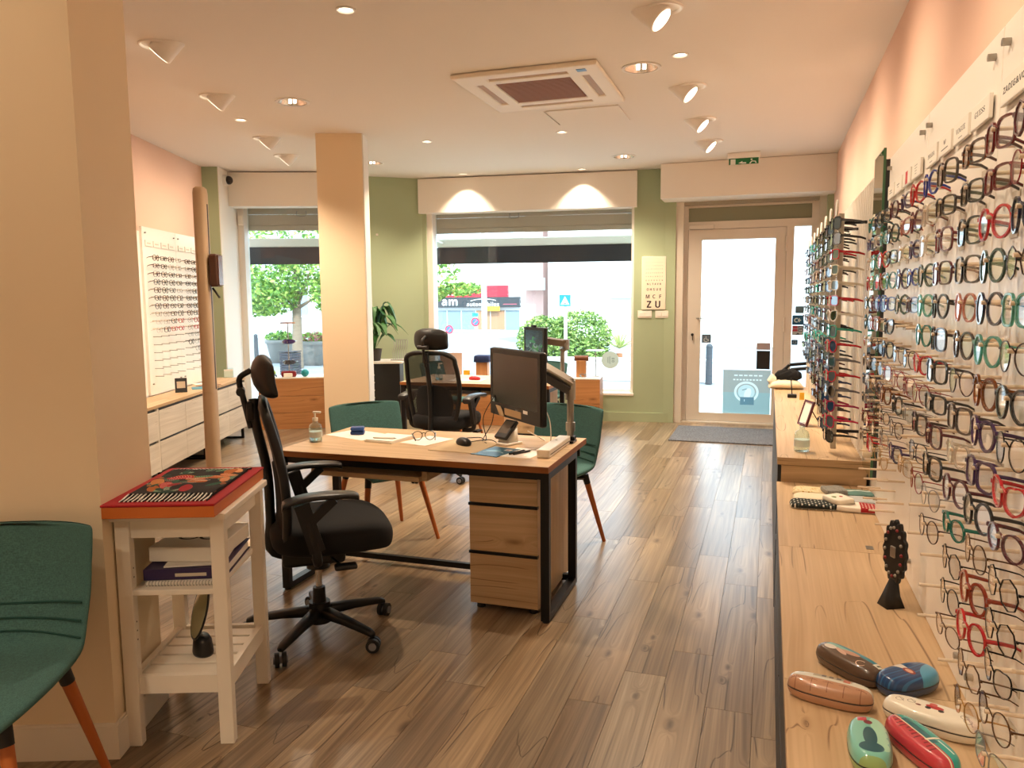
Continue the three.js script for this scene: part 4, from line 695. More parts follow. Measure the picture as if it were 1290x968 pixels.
{
  const t = thing('glasses_case', 'small blue eyeglass case on paper on the near desk', 'glasses case', [-2.13, DY + 0.0016, -3.69], 0.4);
  part('lower_shell', rbox(0.075, 0.022, 0.055, 0, 0.011, 0, 0.008, 3), MAT(0x153a78, 0.4), t); part('lid', rbox(0.075, 0.02, 0.055, 0, 0.033, 0, 0.009, 3), MAT(0x1d4a92, 0.35), t);
  const n = thing('notebook', 'cream notebook with pen beside the blue case on the near desk', 'notebook', [-1.89, DY, -3.60], -0.12);
  part('cover', rbox(0.17, 0.008, 0.21, 0, 0.004, 0, 0.001), M.plateWhite, n); part('pages', bb(-0.08, 0.084, 0.008, 0.013, -0.1, 0.1), M.paper, n);
  const p = thing('ballpoint_pen', 'white pen lying on the cream notebook', 'pen', [-1.89, DY + 0.0175, -3.55], 0.1); part('barrel', rod([-0.065, 0, 0], [0.05, 0, 0], 0.0042), M.plateWhite, p); part('tip', rod([0.05, 0, 0], [0.066, 0, 0], 0.0042, 0.001), M.steel, p);
  solo('paper_sheet', rbox(0.17, 0.0015, 0.23, 0, 0.00075, 0, 0.0005), M.paper, 'white paper under the loose eyeglasses on the near desk', 'paper', [-1.68, DY, -3.62], -0.3);
  const g = eyeGeo('panto', 0.0036, 0.12), e = thing('eyeglasses', 'black eyeglasses lying on white paper on the near desk', 'eyeglasses', [-1.69, DY + 0.042, -3.60], 0.5); for (const [nm, q] of [['frame_front', g.front], ['temple', g.temple[0]], ['temple', g.temple[1]]]) part(nm, q, COLS.black[0], e); for (const l of g.lens) part('lens', l, lensMat, e);
  solo('mouse_pad', rbox(0.26, 0.003, 0.30, 0, 0.0015, 0, 0.001), MAT(0xcdb48e, 0.8), 'tan mouse pad on the near desk', 'mouse pad', [-1.43, DY, -3.53], -0.08);
  const m = thing('computer_mouse', 'black computer mouse on the tan mouse pad', 'mouse', [-1.45, DY + 0.003, -3.56], 0.9);
  part('shell', loft(spline([[0, 0.026, 0.05], [0.01, 0.03, 0.055], [0.024, 0.026, 0.048], [0.034, 0.014, 0.028], [0.036, 0.003, 0.006]], 12).map(([y, a, b]) => ell(a, b, 24, 2.4).map(([x, z]) => [x, y, z]))), M.plasticBlack, m); part('wheel', cyl(0.006, 0.006, 0.006, 0, 0.03, -0.026).rotateZ(0), M.darkGrey, m);
  const bt = canvasTex(256, 256, (q, w, h) => { q.fillStyle = '#24586e'; q.fillRect(0, 0, w, h); q.fillStyle = '#6aa6b8'; q.beginPath(); q.ellipse(90, 110, 60, 26, -0.4, 0, 7); q.fill(); q.strokeStyle = '#e4f0f2'; q.lineWidth = 7; q.beginPath(); q.moveTo(40, 170); q.quadraticCurveTo(130, 90, 220, 150); q.stroke(); q.fillStyle = '#e9e4da'; q.fillRect(160, 40, 60, 40); q.fillStyle = '#b04a4a'; q.fillRect(172, 52, 30, 16); });
  solo('brochure', new THREE.BoxGeometry(0.15, 0.003, 0.21).translate(0, 0.0015, 0), new THREE.MeshStandardMaterial({ map: bt, roughness: 0.35 }), 'blue printed brochure beside the card terminal', 'brochure', [-1.235, DY, -3.44], -0.25);
  solo('paper_sheet', rbox(0.16, 0.0015, 0.22, 0, 0.00075, 0, 0.0005), M.paper, 'white paper under two black pens on the near desk', 'paper', [-1.10, DY, -3.45], -0.1);
  for (const [x, a, l] of [[-1.125, 1.2, 'thin black pen beside the blue brochure'], [-1.10, 1.1, 'thick black pen beside the long white box']]) { const q = thing('ballpoint_pen', l, 'pen', [x, DY + 0.0065, -3.44], a); part('barrel', rod([-0.06, 0, 0], [0.05, 0, 0], 0.0045), M.plasticBlack, q); part('tip', rod([0.05, 0, 0], [0.064, 0, 0], 0.0045, 0.001), M.steel, q); }
  const s = thing('document_scanner', 'long white device box along the desk end', 'scanner', [-0.975, DY, -3.56]);
  part('body', rbox(0.062, 0.04, 0.40, 0, 0.02, 0, 0.006, 3), M.plateWhite, s); part('slot', bb(0.029, 0.0318, 0.014, 0.018, -0.18, 0.18), M.black, s); part('button', cyl(0.006, 0.006, 0.002, -0.005, 0.041, -0.06), M.tagGrey, s);
  const c = thing('card_terminal', 'black card payment terminal on a white angled stand', 'card terminal', [-1.255, DY, -3.66], -0.5);
  part('stand', [rbox(0.085, 0.012, 0.11, 0.02, 0.006, 0, 0.004), loft([[[-0.035, 0.01, 0.03], [0.045, 0.01, 0.03], [0.045, 0.01, -0.04], [-0.035, 0.01, -0.04]], [[-0.035, 0.05, 0.0], [0.045, 0.05, 0.0], [0.045, 0.09, -0.035], [-0.035, 0.09, -0.035]]])], M.plateWhite, c);
  const tm = new THREE.Group(); tm.name = 'terminal'; tm.position.set(0, 0.072, 0.0); tm.rotation.x = 0.75; c.add(tm); part('terminal_body', rbox(0.085, 0.02, 0.12, 0, 0, 0, 0.006, 3), M.plasticBlack, tm); part('terminal_screen', bb(-0.032, 0.032, 0.0102, 0.0112, -0.048, 0.03), PHY(0x6a625a, 0.15), tm);
  solo('black_cable', [tube([[-1.28, DY + 0.006, -3.62], [-1.36, DY + 0.012, -3.68], [-1.46, DY + 0.005, -3.62], [-1.52, DY + 0.005, -3.70], [-1.44, DY + 0.006, -3.76], [-1.38, DY + 0.01, -3.70], [-1.40, DY + 0.13, -3.72], [-1.30, DY + 0.30, -3.74]], 0.0025, 60, 6), tube([[-1.35, DY + 0.006, -3.62], [-1.40, DY + 0.005, -3.70], [-1.36, DY + 0.10, -3.74], [-1.34, DY + 0.25, -3.74]], 0.0022, 40, 6)], M.black, 'thin black cables looping between terminal and monitor', 'cable');
  solo('white_cable', tube([[-1.14, DY + 0.21, -3.66], [-1.09, DY + 0.20, -3.72], [-1.05, DY + 0.12, -3.74], [-1.04, DY + 0.004, -3.72], [-1.10, DY + 0.004, -3.80], [-1.18, DY + 0.05, -3.78]], 0.003, 40, 6), M.plateWhite, 'white cable hanging from the monitor to the desk', 'cable');
}
function monitorOn(name, label, pos, turn, w, hh, face) {
  const t = thing(name, label, 'monitor', pos, turn);
  part('casing', rbox(w, hh, 0.035, 0, 0, -0.018, 0.012, 3), M.plasticBlack, t); part('bezel', [bb(-w / 2 + 0.004, w / 2 - 0.004, hh / 2 - 0.028, hh / 2 - 0.004, 0, 0.003), bb(-w / 2 + 0.004, w / 2 - 0.004, -hh / 2 + 0.006, -hh / 2 + 0.07, 0, 0.003), bb(-w / 2 + 0.004, -w / 2 + 0.03, -hh / 2 + 0.07, hh / 2 - 0.028, 0, 0.003), bb(w / 2 - 0.03, w / 2 - 0.004, -hh / 2 + 0.07, hh / 2 - 0.028, 0, 0.003)], M.black, t);
  part('screen', new THREE.BoxGeometry(w - 0.06, hh - 0.098, 0.002).translate(0, 0.021, 0.001), face, t);
  return t;
}
{
  const t = monitorOn('computer_monitor', 'large black all-in-one monitor on an arm above the near desk', [-1.185, 1.03, -3.58], -45 * D2R, 0.55, 0.352, M.screen);
  part('foot', [loft([[[-0.2, -0.12, 0.004], [-0.15, -0.12, 0.004], [-0.15, -0.12, 0.008], [-0.2, -0.12, 0.008]], [[-0.13, -0.165, 0.004], [-0.1, -0.165, 0.004], [-0.1, -0.165, 0.02], [-0.13, -0.165, 0.02]]]), bb(-0.1, 0.08, -0.158, -0.125, 0.002, 0.006)], MAT(0xb99a70, 0.5), t);
  part('sticker', [bb(-0.25, -0.222, -0.105, -0.085, 0.003, 0.0036)], MAT(0x8fb4c4, 0.5), t); part('label_sticker', bb(0.10, 0.145, -0.128, -0.112, 0.003, 0.0036), M.paper, t);
  part('logo', new THREE.PlaneGeometry(0.05, 0.014).translate(0.03, -0.122, 0.0034), new THREE.MeshStandardMaterial({ map: canvasTex(128, 36, (g, w, h) => { g.fillStyle = '#0c0c0c'; g.fillRect(0, 0, w, h); text(g, 'ASUS', 64, 18, 'bold 28px sans-serif', '#9a9a96'); }), roughness: 0.4 }), t);
  const a = thing('monitor_arm', 'silver monitor arm on a pole clamped to the near desk', 'monitor arm', [-0.955, 0, -3.80]);
  part('clamp', [rbox(0.06, 0.012, 0.08, 0, 0.727, 0.02, 0.003), rbox(0.05, 0.02, 0.05, 0, 0.743, 0, 0.004), bb(-0.02, 0.02, 0.62, 0.72, -0.135, -0.125), rbox(0.04, 0.012, 0.06, 0, 0.68, -0.10, 0.003)], M.blackMetal, a);
  part('pole', cyl(0.0175, 0.0175, 0.30, 0, 0.90, 0), M.steel, a); part('collar', [cyl(0.024, 0.024, 0.045, 0, 0.80, 0), cyl(0.026, 0.026, 0.1, 0, 0.99, 0)], M.steel, a);
  part('spring_arm', [bar([0, 1.02, 0], [-0.16, 1.13, 0.10], 0.05, 0.055)], M.steel, a); part('arm_shell', bar([-0.008, 1.0, 0.01], [-0.15, 1.10, 0.105], 0.04, 0.06), M.darkGrey, a);
  part('mount_plate', [bar([-0.15, 1.11, 0.10], [-0.205, 1.06, 0.185], 0.03), rbox(0.1, 0.1, 0.012, 0, 0, 0, 0.003).rotateY(-45 * D2R).translate(-0.205, 1.03, 0.19)], M.steel, a);
  const tx = canvasTex(256, 320, (g, w, h) => { g.fillStyle = '#12201e'; g.fillRect(0, 0, w, h); let s = 9; const r = () => (s = (s * 16807) % 2147483647) / 2147483647; for (let i = 0; i < 40; i++) { g.fillStyle = ['#2a4a40', '#3c5c54', '#1a2c2a', '#5a7a70', '#2e6a3a'][Math.floor(r() * 5)]; g.beginPath(); g.ellipse(r() * w, h * 0.3 + r() * h * 0.6, 8 + r() * 26, 12 + r() * 40, r() * 3, 0, 7); g.fill(); } g.fillStyle = '#4a5a58'; for (let i = 0; i < 12; i++) g.fillRect(14 + r() * 160, 20 + i * 5, 20 + r() * 40, 2); });
  const u = monitorOn('computer_monitor', 'smaller monitor with webcam showing a dark green picture', [-2.0, 1.035, -6.62], -46 * D2R, 0.40, 0.34, new THREE.MeshPhysicalMaterial({ map: tx, roughness: 0.2, emissive: 0xffffff, emissiveMap: tx, emissiveIntensity: 0.35 }));
  part('webcam', rbox(0.07, 0.02, 0.03, -0.02, 0.18, -0.01, 0.008), M.black, u);
  const b = thing('monitor_arm', 'brown-grey monitor arm on a pole at the far desk end', 'monitor arm', [-1.80, 0, -6.86]);
  part('clamp', rbox(0.06, 0.03, 0.06, 0, 0.735, 0, 0.004), M.blackMetal, b); part('pole', cyl(0.02, 0.02, 0.26, 0, 0.88, 0), M.steel, b);
  part('spring_arm', [bar([0.08, 1.06, 0.18], [-0.14, 1.09, 0.22], 0.055, 0.06), bar([0, 1.0, 0.0], [0.08, 1.03, 0.18], 0.05, 0.05)], MAT(0x6a5a48, 0.45), b); part('joint', cyl(0.032, 0.032, 0.09, 0.08, 1.05, 0.18), M.steel, b);
}
// ------------------------------------------------------------------ things on the far desk
pump([-2.86, DY, -6.45], 'clear sanitizer pump bottle on the far desk behind the chair');
solo('paper_sheet', rbox(0.30, 0.0015, 0.21, 0, 0.00075, 0, 0.0005), M.paper, 'white paper spread on the far desk', 'paper', [-2.62, DY, -6.55], 0.1);
{ const m = thing('computer_mouse', 'red computer mouse on white paper on the far desk', 'mouse', [-2.55, DY + 0.0016, -6.55], 1.3); part('shell', loft(spline([[0, 0.03, 0.055], [0.012, 0.034, 0.06], [0.028, 0.028, 0.05], [0.036, 0.004, 0.008]], 10).map(([y, a, b]) => ell(a, b, 24, 2.4).map(([x, z]) => [x, y, z]))), MAT(0xb01018, 0.35), m); part('wheel', cyl(0.006, 0.006, 0.006, 0, 0.033, -0.03), M.black, m); }
{ const s = thing('document_scanner', 'white device box at the end of the far desk', 'scanner', [-1.83, DY, -6.52]); part('body', rbox(0.07, 0.04, 0.30, 0, 0.02, 0, 0.006, 3), M.plateWhite, s); part('slot', bb(0.033, 0.0358, 0.014, 0.018, -0.13, 0.13), M.black, s); }
// ------------------------------------------------------------------ things in the windows
{
  const y = 0.552 + 0.0, P = (x, z) => [x, y, z];
  solo('card_board', rbox(0.27, 0.28, 0.012, 0, 0.14, 0, 0.002).rotateX(-0.08), MAT(0xc9a998, 0.8), 'pale pink display board in the window', 'board', P(-3.58, -8.42), midTurn);
  solo('yellow_block', rbox(0.07, 0.075, 0.05, 0, 0.0375, 0, 0.003), MAT(0xd8a012, 0.6), 'yellow block beside the pink display board', 'block', P(-3.38, -8.43), midTurn);
  const a = thing('cap_stand', 'wooden stand wearing a dark blue cap in the window', 'stand', P(-3.19, -8.46), midTurn); part('wood_block', rbox(0.14, 0.18, 0.12, 0, 0.09, 0, 0.004, 2, 1), M.oakWarm, a); part('cap', loft([[0.175, 1], [0.24, 0.95], [0.255, 0.8]].map(([q, s]) => ell(0.1 * s, 0.09 * s, 24, 4).map(([x, z]) => [x, q, z]))), MAT(0x1c2c58, 0.8), a);
  const b = thing('cap_stand', 'wooden stand with a brown leather roll on the window box', 'stand', [-2.02, 0.567, -8.55], midTurn); part('wood_block', rbox(0.11, 0.19, 0.1, 0, 0.095, 0, 0.004, 2, 1), M.oakWarm, b); part('leather_roll', cyl(0.032, 0.032, 0.16, 0, 0, 0).rotateZ(Math.PI / 2).translate(0, 0.215, 0), MAT(0x6a3c22, 0.6), b);
  const c = thing('acrylic_stand', 'clear acrylic stand holding blue eyeglasses on the window box', 'stand', [-1.88, 0.567, -8.66], midTurn); part('rod', cyl(0.006, 0.006, 0.30, 0, 0.15, 0), M.steel, c); part('glass_disc', cyl(0.11, 0.11, 0.006, 0, 0.30, 0, 32), M.acrylic, c); part('foot', cyl(0.05, 0.05, 0.006, 0, 0.003, 0), M.steel, c);
  const g = eyeGeo('rectangular', 0.0036, 0.12), e = thing('eyeglasses', 'turquoise eyeglasses beside the acrylic stand on the window box', 'eyeglasses', [-1.95, 0.567 + 0.038, -8.44], 0.3); part('frame_front', g.front, FR(0x1a8aa8), e); for (const q of g.temple) part('temple', q, FR(0x1a8aa8), e); for (const l of g.lens) part('lens', l, lensMat, e);
  const tx = canvasTex(256, 256, (q) => { q.fillStyle = '#b9d3d6'; q.fillRect(0, 0, 256, 256); q.strokeStyle = '#5a7c84'; q.lineWidth = 6; q.strokeRect(100, 70, 18, 30); q.strokeRect(138, 70, 18, 30); text(q, 'ƆI', 128, 85, 'bold 1px sans-serif'); q.fillStyle = '#7c9aa2'; for (let i = 0; i < 3; i++) q.fillRect(70 + i * 8, 124 + i * 18, 116 - i * 16, 7); });
  const d = solo('window_sticker', new THREE.CylinderGeometry(0.105, 0.105, 0.002, 40).rotateX(Math.PI / 2), new THREE.MeshStandardMaterial({ map: tx, roughness: 0.5 }), 'round pale blue sticker on the large shop window', 'sticker'); midWin.updateMatrixWorld(true); d.position.copy(midWin.localToWorld(V(2.29, 0.72, -0.152))); d.rotation.y = midTurn;
  // left window box
  const q = (dx, dz) => { const p = L(0.98 + dx, 0.26 + dz); return [p[0], 0.592, p[1]]; };
  const r = thing('sunglasses_stand', 'slim stand carrying two shield sunglasses in the side window', 'stand', q(-0.18, 0.0), LA); part('rod', cyl(0.007, 0.007, 0.62, 0, 0.31, 0), M.steel, r); part('foot', cyl(0.06, 0.06, 0.008, 0, 0.004, 0), M.steel, r); part('wood_disc', cyl(0.085, 0.085, 0.015, 0, 0.615, 0, 28), M.oakWarm, r);
  for (const [yy, col, l] of [[0.40, 0x3c2a6a, 'purple shield sunglasses on the upper tier of the slim stand'], [0.16, 0x38404c, 'grey shield sunglasses on the lower tier of the slim stand']]) { const s = solo('shield_sunglasses', [loft(spline([[-0.075, 0.012], [-0.05, 0.024], [0, 0.026], [0.05, 0.024], [0.075, 0.012]], 14).map(([x, hh]) => ell(hh, 0.002, 12).map(([v, z]) => [x, v, z + 0.03 - x * x * 9]))), rod([-0.075, 0.006, -0.02], [-0.07, 0, -0.13], 0.003), rod([0.075, 0.006, -0.02], [0.07, 0, -0.13], 0.003)], PHY(col, 0.08, { clearcoat: 1 }), l, 'sunglasses'); const p = L(0.98 - 0.18, 0.26); s.position.set(p[0], 0.592 + yy, p[1]); s.rotation.y = LA; }
  const cs = thing('glasses_case', 'dark red eyeglass case with cream mask in the side window', 'glasses case', q(-0.16, -0.1), LA); part('shell', rbox(0.17, 0.07, 0.06, 0, 0.035, 0, 0.02, 3), MAT(0x7a1220, 0.4), cs); part('mask', rbox(0.1, 0.045, 0.02, 0, 0.024, 0.04, 0.012, 3), M.plateWhite, cs);
  solo('lime_ball', new THREE.SphereGeometry(0.045, 24, 16).scale(1, 0.95, 1).translate(0, 0.043, 0), MAT(0x9cb82a, 0.5), 'lime green ball in the side window', 'ball', q(-0.36, -0.08));
  solo('teal_ball', new THREE.SphereGeometry(0.045, 24, 16).scale(1, 0.95, 1).translate(0, 0.043, 0), MAT(0x1a8c94, 0.5), 'teal ball in the side window', 'ball', q(0.02, -0.09));
  const vz = thing('sun_visor', 'dark curved visor lying in the side window', 'visor', q(-0.42, -0.1), LA); part('brim', loft(spline([[-0.12, 0.05], [-0.06, 0.075], [0, 0.08], [0.06, 0.07], [0.12, 0.03]], 14).map(([x, d2]) => ell(d2, 0.006, 14).map(([z, v]) => [x, 0.008 + v + (0.0144 - x * x) * 4, z]))), MAT(0x24241f, 0.6), vz); part('band', tube([[-0.1, 0.04, 0.02], [0, 0.07, 0.05], [0.1, 0.04, 0.02]], 0.008, 16, 8), M.black, vz);
}
// ------------------------------------------------------------------ things on the left cabinets
{
  const q = (a, y, b) => L3(a, y, b);
  solo('brochure', rbox(0.10, 0.004, 0.21, 0, 0.002, 0, 0.001), MAT(0x2a8098, 0.5), 'turquoise brochure on the drawer cabinets', 'brochure', q(0.38, 0.65, -1.45), LA + 0.4);
  solo('brochure', rbox(0.11, 0.006, 0.20, 0, 0.003, 0, 0.001), MAT(0x8a5a40, 0.5), 'brown brochure on the drawer cabinets', 'brochure', q(0.40, 0.65, -1.22), LA - 0.7);
  solo('brochure', rbox(0.10, 0.01, 0.15, 0, 0.005, 0, 0.001), M.paper, 'cream leaflet pile on the drawer cabinets', 'brochure', q(0.30, 0.65, -1.12), LA - 0.9);
  const f = thing('card_stand', 'small dark card stand on the drawer cabinets', 'stand', q(0.36, 0.65, -1.78), LA + 0.4); part('card', rbox(0.10, 0.13, 0.012, 0, 0.065, 0, 0.003), M.darkGrey, f); part('print', bb(-0.035, 0.035, 0.04, 0.1, 0.006, 0.0075), M.tagGrey, f);
  for (const [b, l] of [[-0.95, 'clear acrylic leaflet holder near the beige post'], [-0.42, 'clear acrylic leaflet holder near the green pier']]) { const h = thing('leaflet_holder', l, 'holder', q(0.33, 0.65, b), LA + 0.3); part('acrylic_box', [bb(-0.05, 0.05, 0, 0.07, 0.018, 0.021), bb(-0.05, 0.05, 0, 0.10, -0.021, -0.018), bb(-0.05, 0.05, 0, 0.003, -0.018, 0.018)], M.acrylic, h); part('leaflets', bb(-0.046, 0.046, 0.004, 0.085, -0.016, 0.006), M.paper, h); }
}
// ------------------------------------------------------------------ things on the right counters
const CY = 0.65;
const caseLow = loft(spline([[0.0, 0.80, 0.74], [0.004, 0.93, 0.9], [0.012, 0.99, 0.98], [0.019, 1, 1]], 8).map(([y, a, b]) => ell(0.08 * a, 0.034 * b, 40, 2.7).map(([x, z]) => [x, y, z])));
const caseLid = (() => { const g = loft(spline([[0.0195, 1, 1], [0.028, 0.985, 0.97], [0.036, 0.93, 0.88], [0.0405, 0.82, 0.68], [0.0425, 0.5, 0.36], [0.043, 0.05, 0.05]], 14).map(([y, a, b]) => ell(0.08 * a, 0.034 * b, 40, 2.7).map(([x, z]) => [x, y, z]))); const p = g.attributes.position, uv = []; for (let i = 0; i < p.count; i++) uv.push(0.5 + p.getX(i) / 0.162, 0.5 - p.getZ(i) / 0.07); g.setAttribute('uv', new THREE.Float32BufferAttribute(uv, 2)); return g; })();
function printedCase(x, z, turn, scale, low, draw, label) {
  const t = thing('glasses_case', label, 'glasses case', [x, CY, z], turn, 'printed eyeglass cases on the near counter'); t.scale.set(...scale);
  const tx = canvasTex(512, 224, (g, w, h) => { g.fillStyle = low; g.fillRect(0, 0, w, h); draw(g, w, h); });
  part('lower_shell', caseLow, PHY(low, 0.3, { clearcoat: 0.5 }), t); const lid = part('lid', caseLid, new THREE.MeshPhysicalMaterial({ map: tx, roughness: 0.28, clearcoat: 0.5 }), t);
  part('rim_seam', loft([0.0185, 0.0202].map((y) => ell(0.0803, 0.0343, 40, 2.7).map(([a, b]) => [a, y, b])), false), M.darkGrey, lid);
}
const E = (g, c, x, y, a, b, r = 0) => { g.fillStyle = c; g.beginPath(); g.ellipse(x, y, a, b, r, 0, 7); g.fill(); };
const R = (g, c, x, y, w, h) => { g.fillStyle = c; g.fillRect(x, y, w, h); };
printedCase(0.182, -1.715, -47 * D2R, [1, 1, 1], '#5a4638', (g, w, h) => { R(g, '#2a8ca0', 0, 0, w, h * 0.38); R(g, '#8ec4bc', 60, 70, 220, 50); E(g, '#c89a84', 250, 100, 70, 26, -0.2); E(g, '#d8b09c', 200, 130, 60, 18, 0.3); E(g, '#e4dcd0', 110, 130, 46, 30); g.strokeStyle = '#e8c8b0'; g.lineWidth = 6; g.beginPath(); g.arc(380, 150, 30, 0, 5); g.stroke(); R(g, '#dfe0d4', 430, 30, 50, 70); R(g, '#3a4a3c', 450, 40, 16, 50); }, 'brown and turquoise beach-print eyeglass case');
printedCase(0.134, -1.575, -13 * D2R, [1.0, 1.05, 0.92], '#b88a6c', (g, w, h) => { R(g, '#d9d6c8', 0, 0, w, h * 0.55); R(g, '#5aa8a4', 0, 10, 90, 60); R(g, '#b4a68c', 150, 30, 230, 60); for (let i = 0; i < 4; i++) R(g, '#5a4a40', 200 + i * 44, 40, 26, 40); R(g, '#c26a50', 330, 50, 40, 50); g.strokeStyle = '#8a5a44'; g.lineWidth = 5; for (let i = 0; i < 5; i++) { const x = 60 + i * 95; g.beginPath(); g.moveTo(x, 215); g.lineTo(x, 150); for (let k = -2; k < 3; k++) { g.moveTo(x, 150); g.lineTo(x + k * 16, 138 + Math.abs(k) * 8); } g.stroke(); } }, 'pink eyeglass case printed with train and palms');
printedCase(0.288, -1.672, 40 * D2R, [0.86, 1.05, 1.1], '#163e6e', (g, w, h) => { for (let i = 0; i < 9; i++) { g.strokeStyle = i % 2 ? '#2a6a9c' : '#1c4c7e'; g.lineWidth = 9; g.beginPath(); g.moveTo(0, 20 + i * 26); g.quadraticCurveTo(w / 2, 60 + i * 22, w, i * 24); g.stroke(); } g.fillStyle = '#4a9ac0'; g.beginPath(); g.moveTo(w * 0.5, h); g.quadraticCurveTo(w * 0.6, h * 0.5, w, h * 0.4); g.lineTo(w, h); g.fill(); g.fillStyle = '#e8e0d4'; g.beginPath(); g.moveTo(190, 0); g.lineTo(300, 0); g.lineTo(250, 150); g.fill(); E(g, '#8a2c24', 240, 130, 34, 40); E(g, '#d8a890', 240, 130, 20, 26); }, 'blue eyeglass case printed with waves');
printedCase(0.306, -1.528, -22 * D2R, [1.04, 1.0, 0.95], '#efe8d8', (g, w, h) => { g.strokeStyle = '#9a9488'; g.lineWidth = 4; for (const [x, y] of [[90, 120], [150, 110], [420, 120], [440, 150]]) { g.beginPath(); g.arc(x, y, 20, 0, 7); g.moveTo(x - 10, y - 30); g.lineTo(x + 26, y + 20); g.stroke(); } E(g, '#b8141e', 270, 110, 46, 24); E(g, '#1a1414', 240, 136, 15, 15); E(g, '#1a1414', 306, 136, 15, 15); E(g, '#c8504a', 258, 76, 20, 24); E(g, '#6a1a1a', 190, 132, 14, 9); }, 'cream eyeglass case printed with a red scooter');
printedCase(0.272, -1.425, -62 * D2R, [1.0, 1.0, 0.95], '#c4404c', (g, w, h) => { R(g, '#2aa49c', 0, 0, w, h * 0.5); R(g, '#1f6e78', 90, h * 0.36, 260, h * 0.2); R(g, '#e6dcc4', 0, h * 0.54, w, 9); for (let i = 0; i < 12; i++) R(g, '#7a2430', 60 + i * 30, h * 0.6, 9, 20 + (i % 4) * 9); R(g, '#efe6d0', 300, h * 0.1, 16, h * 0.5); R(g, '#d8f0ec', 330, h * 0.28, 120, 10); }, 'red and turquoise eyeglass case printed with a skyline');
printedCase(0.186, -1.395, 88 * D2R, [0.9, 1.05, 1.05], '#8fb070', (g, w, h) => { R(g, '#7ac0b0', 30, 0, w - 60, h); g.fillStyle = '#a8dcc0'; for (let i = 0; i < 5; i++) { g.beginPath(); g.ellipse(420 - i * 70, 160, 50, 40, 0, 0, 7); g.fill(); } R(g, '#c8404c', 400, 60, 60, 46); E(g, '#1f5a66', 220, 110, 110, 34); E(g, '#1f5a66', 110, 110, 50, 60); E(g, '#7a2a38', 390, 110, 26, 22); }, 'green eyeglass case printed with a dark teal figure');
{ // folded pouches
  const pat = [(g) => { R(g, '#1c2220', 0, 0, 256, 128); for (let i = 0; i < 14; i++) for (let j = 0; j < 7; j++) R(g, (i + j) % 2 ? '#dcd8cc' : '#3c4a46', i * 19, j * 19, 8, 12); }, (g) => R(g, '#ecdcc0', 0, 0, 256, 128), (g) => { R(g, '#e4d2a8', 0, 0, 256, 128); for (let i = 0; i < 90; i++) R(g, '#b8862a', H2(i, 1, 8) * 256, H2(i, 2, 8) * 128, 8, 5); }, (g) => { R(g, '#c8c8c4', 0, 0, 256, 128); for (let i = 0; i < 9; i++) R(g, '#8a8e92', 0, i * 15, 256, 3); }, (g) => { R(g, '#efe4d4', 0, 0, 256, 128); R(g, '#a81c22', 150, 0, 106, 128); for (let i = 0; i < 5; i++) for (let j = 0; j < 6; j++) E(g, '#e8d0c0', 164 + i * 20, 12 + j * 20, 5, 5); }, (g) => { R(g, '#f0e8d8', 0, 0, 256, 128); E(g, '#5a7a3c', 80, 60, 24, 14); E(g, '#a02c30', 150, 70, 16, 12); }, (g) => { R(g, '#8c8880', 0, 0, 256, 128); for (let i = 0; i < 200; i++) R(g, '#4c4844', H2(i, 1, 9) * 256, H2(i, 2, 9) * 128, 3, 3); }, (g) => { R(g, '#5c8078', 0, 0, 256, 128); R(g, '#c8d0c4', 0, 30, 256, 20); }];
  const ms = pat.map((f) => new THREE.MeshStandardMaterial({ map: canvasTex(256, 128, (g) => f(g)), roughness: 0.9 }));
  const pillow = (w, hh, d) => { const g = loft(spline([[0, 0.9], [hh * 0.25, 1], [hh * 0.7, 0.98], [hh, 0.86], [hh * 1.02, 0.1]], 10).map(([y, s]) => ell(w / 2 * s, d / 2 * s, 32, 5).map(([x, z]) => [x, y + 0.002 * Math.sin(x * 90) * (y > 0.003 ? 1 : 0), z]))), p = g.attributes.position, uv = []; for (let i = 0; i < p.count; i++) uv.push(0.5 + p.getX(i) / w, 0.5 - p.getZ(i) / d); g.setAttribute('uv', new THREE.Float32BufferAttribute(uv, 2)); return g; };
  [[0.18, 0, -3.10, 0.05, 0, 0.17, 'black and white woven pouch on the near counter'], [0.33, 0, -3.10, -0.02, 4, 0.15, 'cream pouch with red dotted end on the near counter'], [0.20, 0, -3.20, 0.04, 1, 0.18, 'plain cream pouch in the pile on the near counter'], [0.34, 0, -3.20, 0.1, 3, 0.15, 'grey striped pouch in the pile on the near counter'], [0.20, 0, -3.31, -0.05, 2, 0.18, 'mustard dotted pouch at the back of the pile'], [0.34, 0, -3.31, 0.12, 7, 0.15, 'green striped pouch at the back of the pile'], [0.27, 0.02, -3.13, 0.5, 5, 0.09, 'cream flower pouch on top of the pile'], [0.265, 0.02, -3.27, 0.2, 6, 0.09, 'grey speckled pouch on top of the pile']].forEach(([x, y, z, r, k, w, l]) => {
    const t = thing('glasses_pouch', l, 'pouch', [x, CY + y, z], r, 'folded pouches piled on the near counter'); part('fabric', pillow(w, 0.02, 0.10), ms[k], t); part('stitched_edge', loft([0.0035, 0.005].map((yy) => ell(w / 2 + 0.0006, 0.0506, 32, 5).map(([a, b]) => [a, yy, b])), false), M.tagGrey, t);
  });
  const t = thing('hand_mirror', 'black ornate hand mirror standing upright on the near counter', 'mirror', [0.325, CY, -2.14], -1.12);
  part('foot', loft([[[-0.022, 0, 0.03], [0.022, 0, 0.03], [0.022, 0, -0.02], [-0.022, 0, -0.02]], [[-0.016, 0.03, 0.02], [0.016, 0.03, 0.02], [0.012, 0.03, -0.012], [-0.012, 0.03, -0.012]], [[-0.01, 0.075, 0.004], [0.01, 0.075, 0.004], [0.01, 0.075, -0.006], [-0.01, 0.075, -0.006]]]), M.plasticBlack, t);
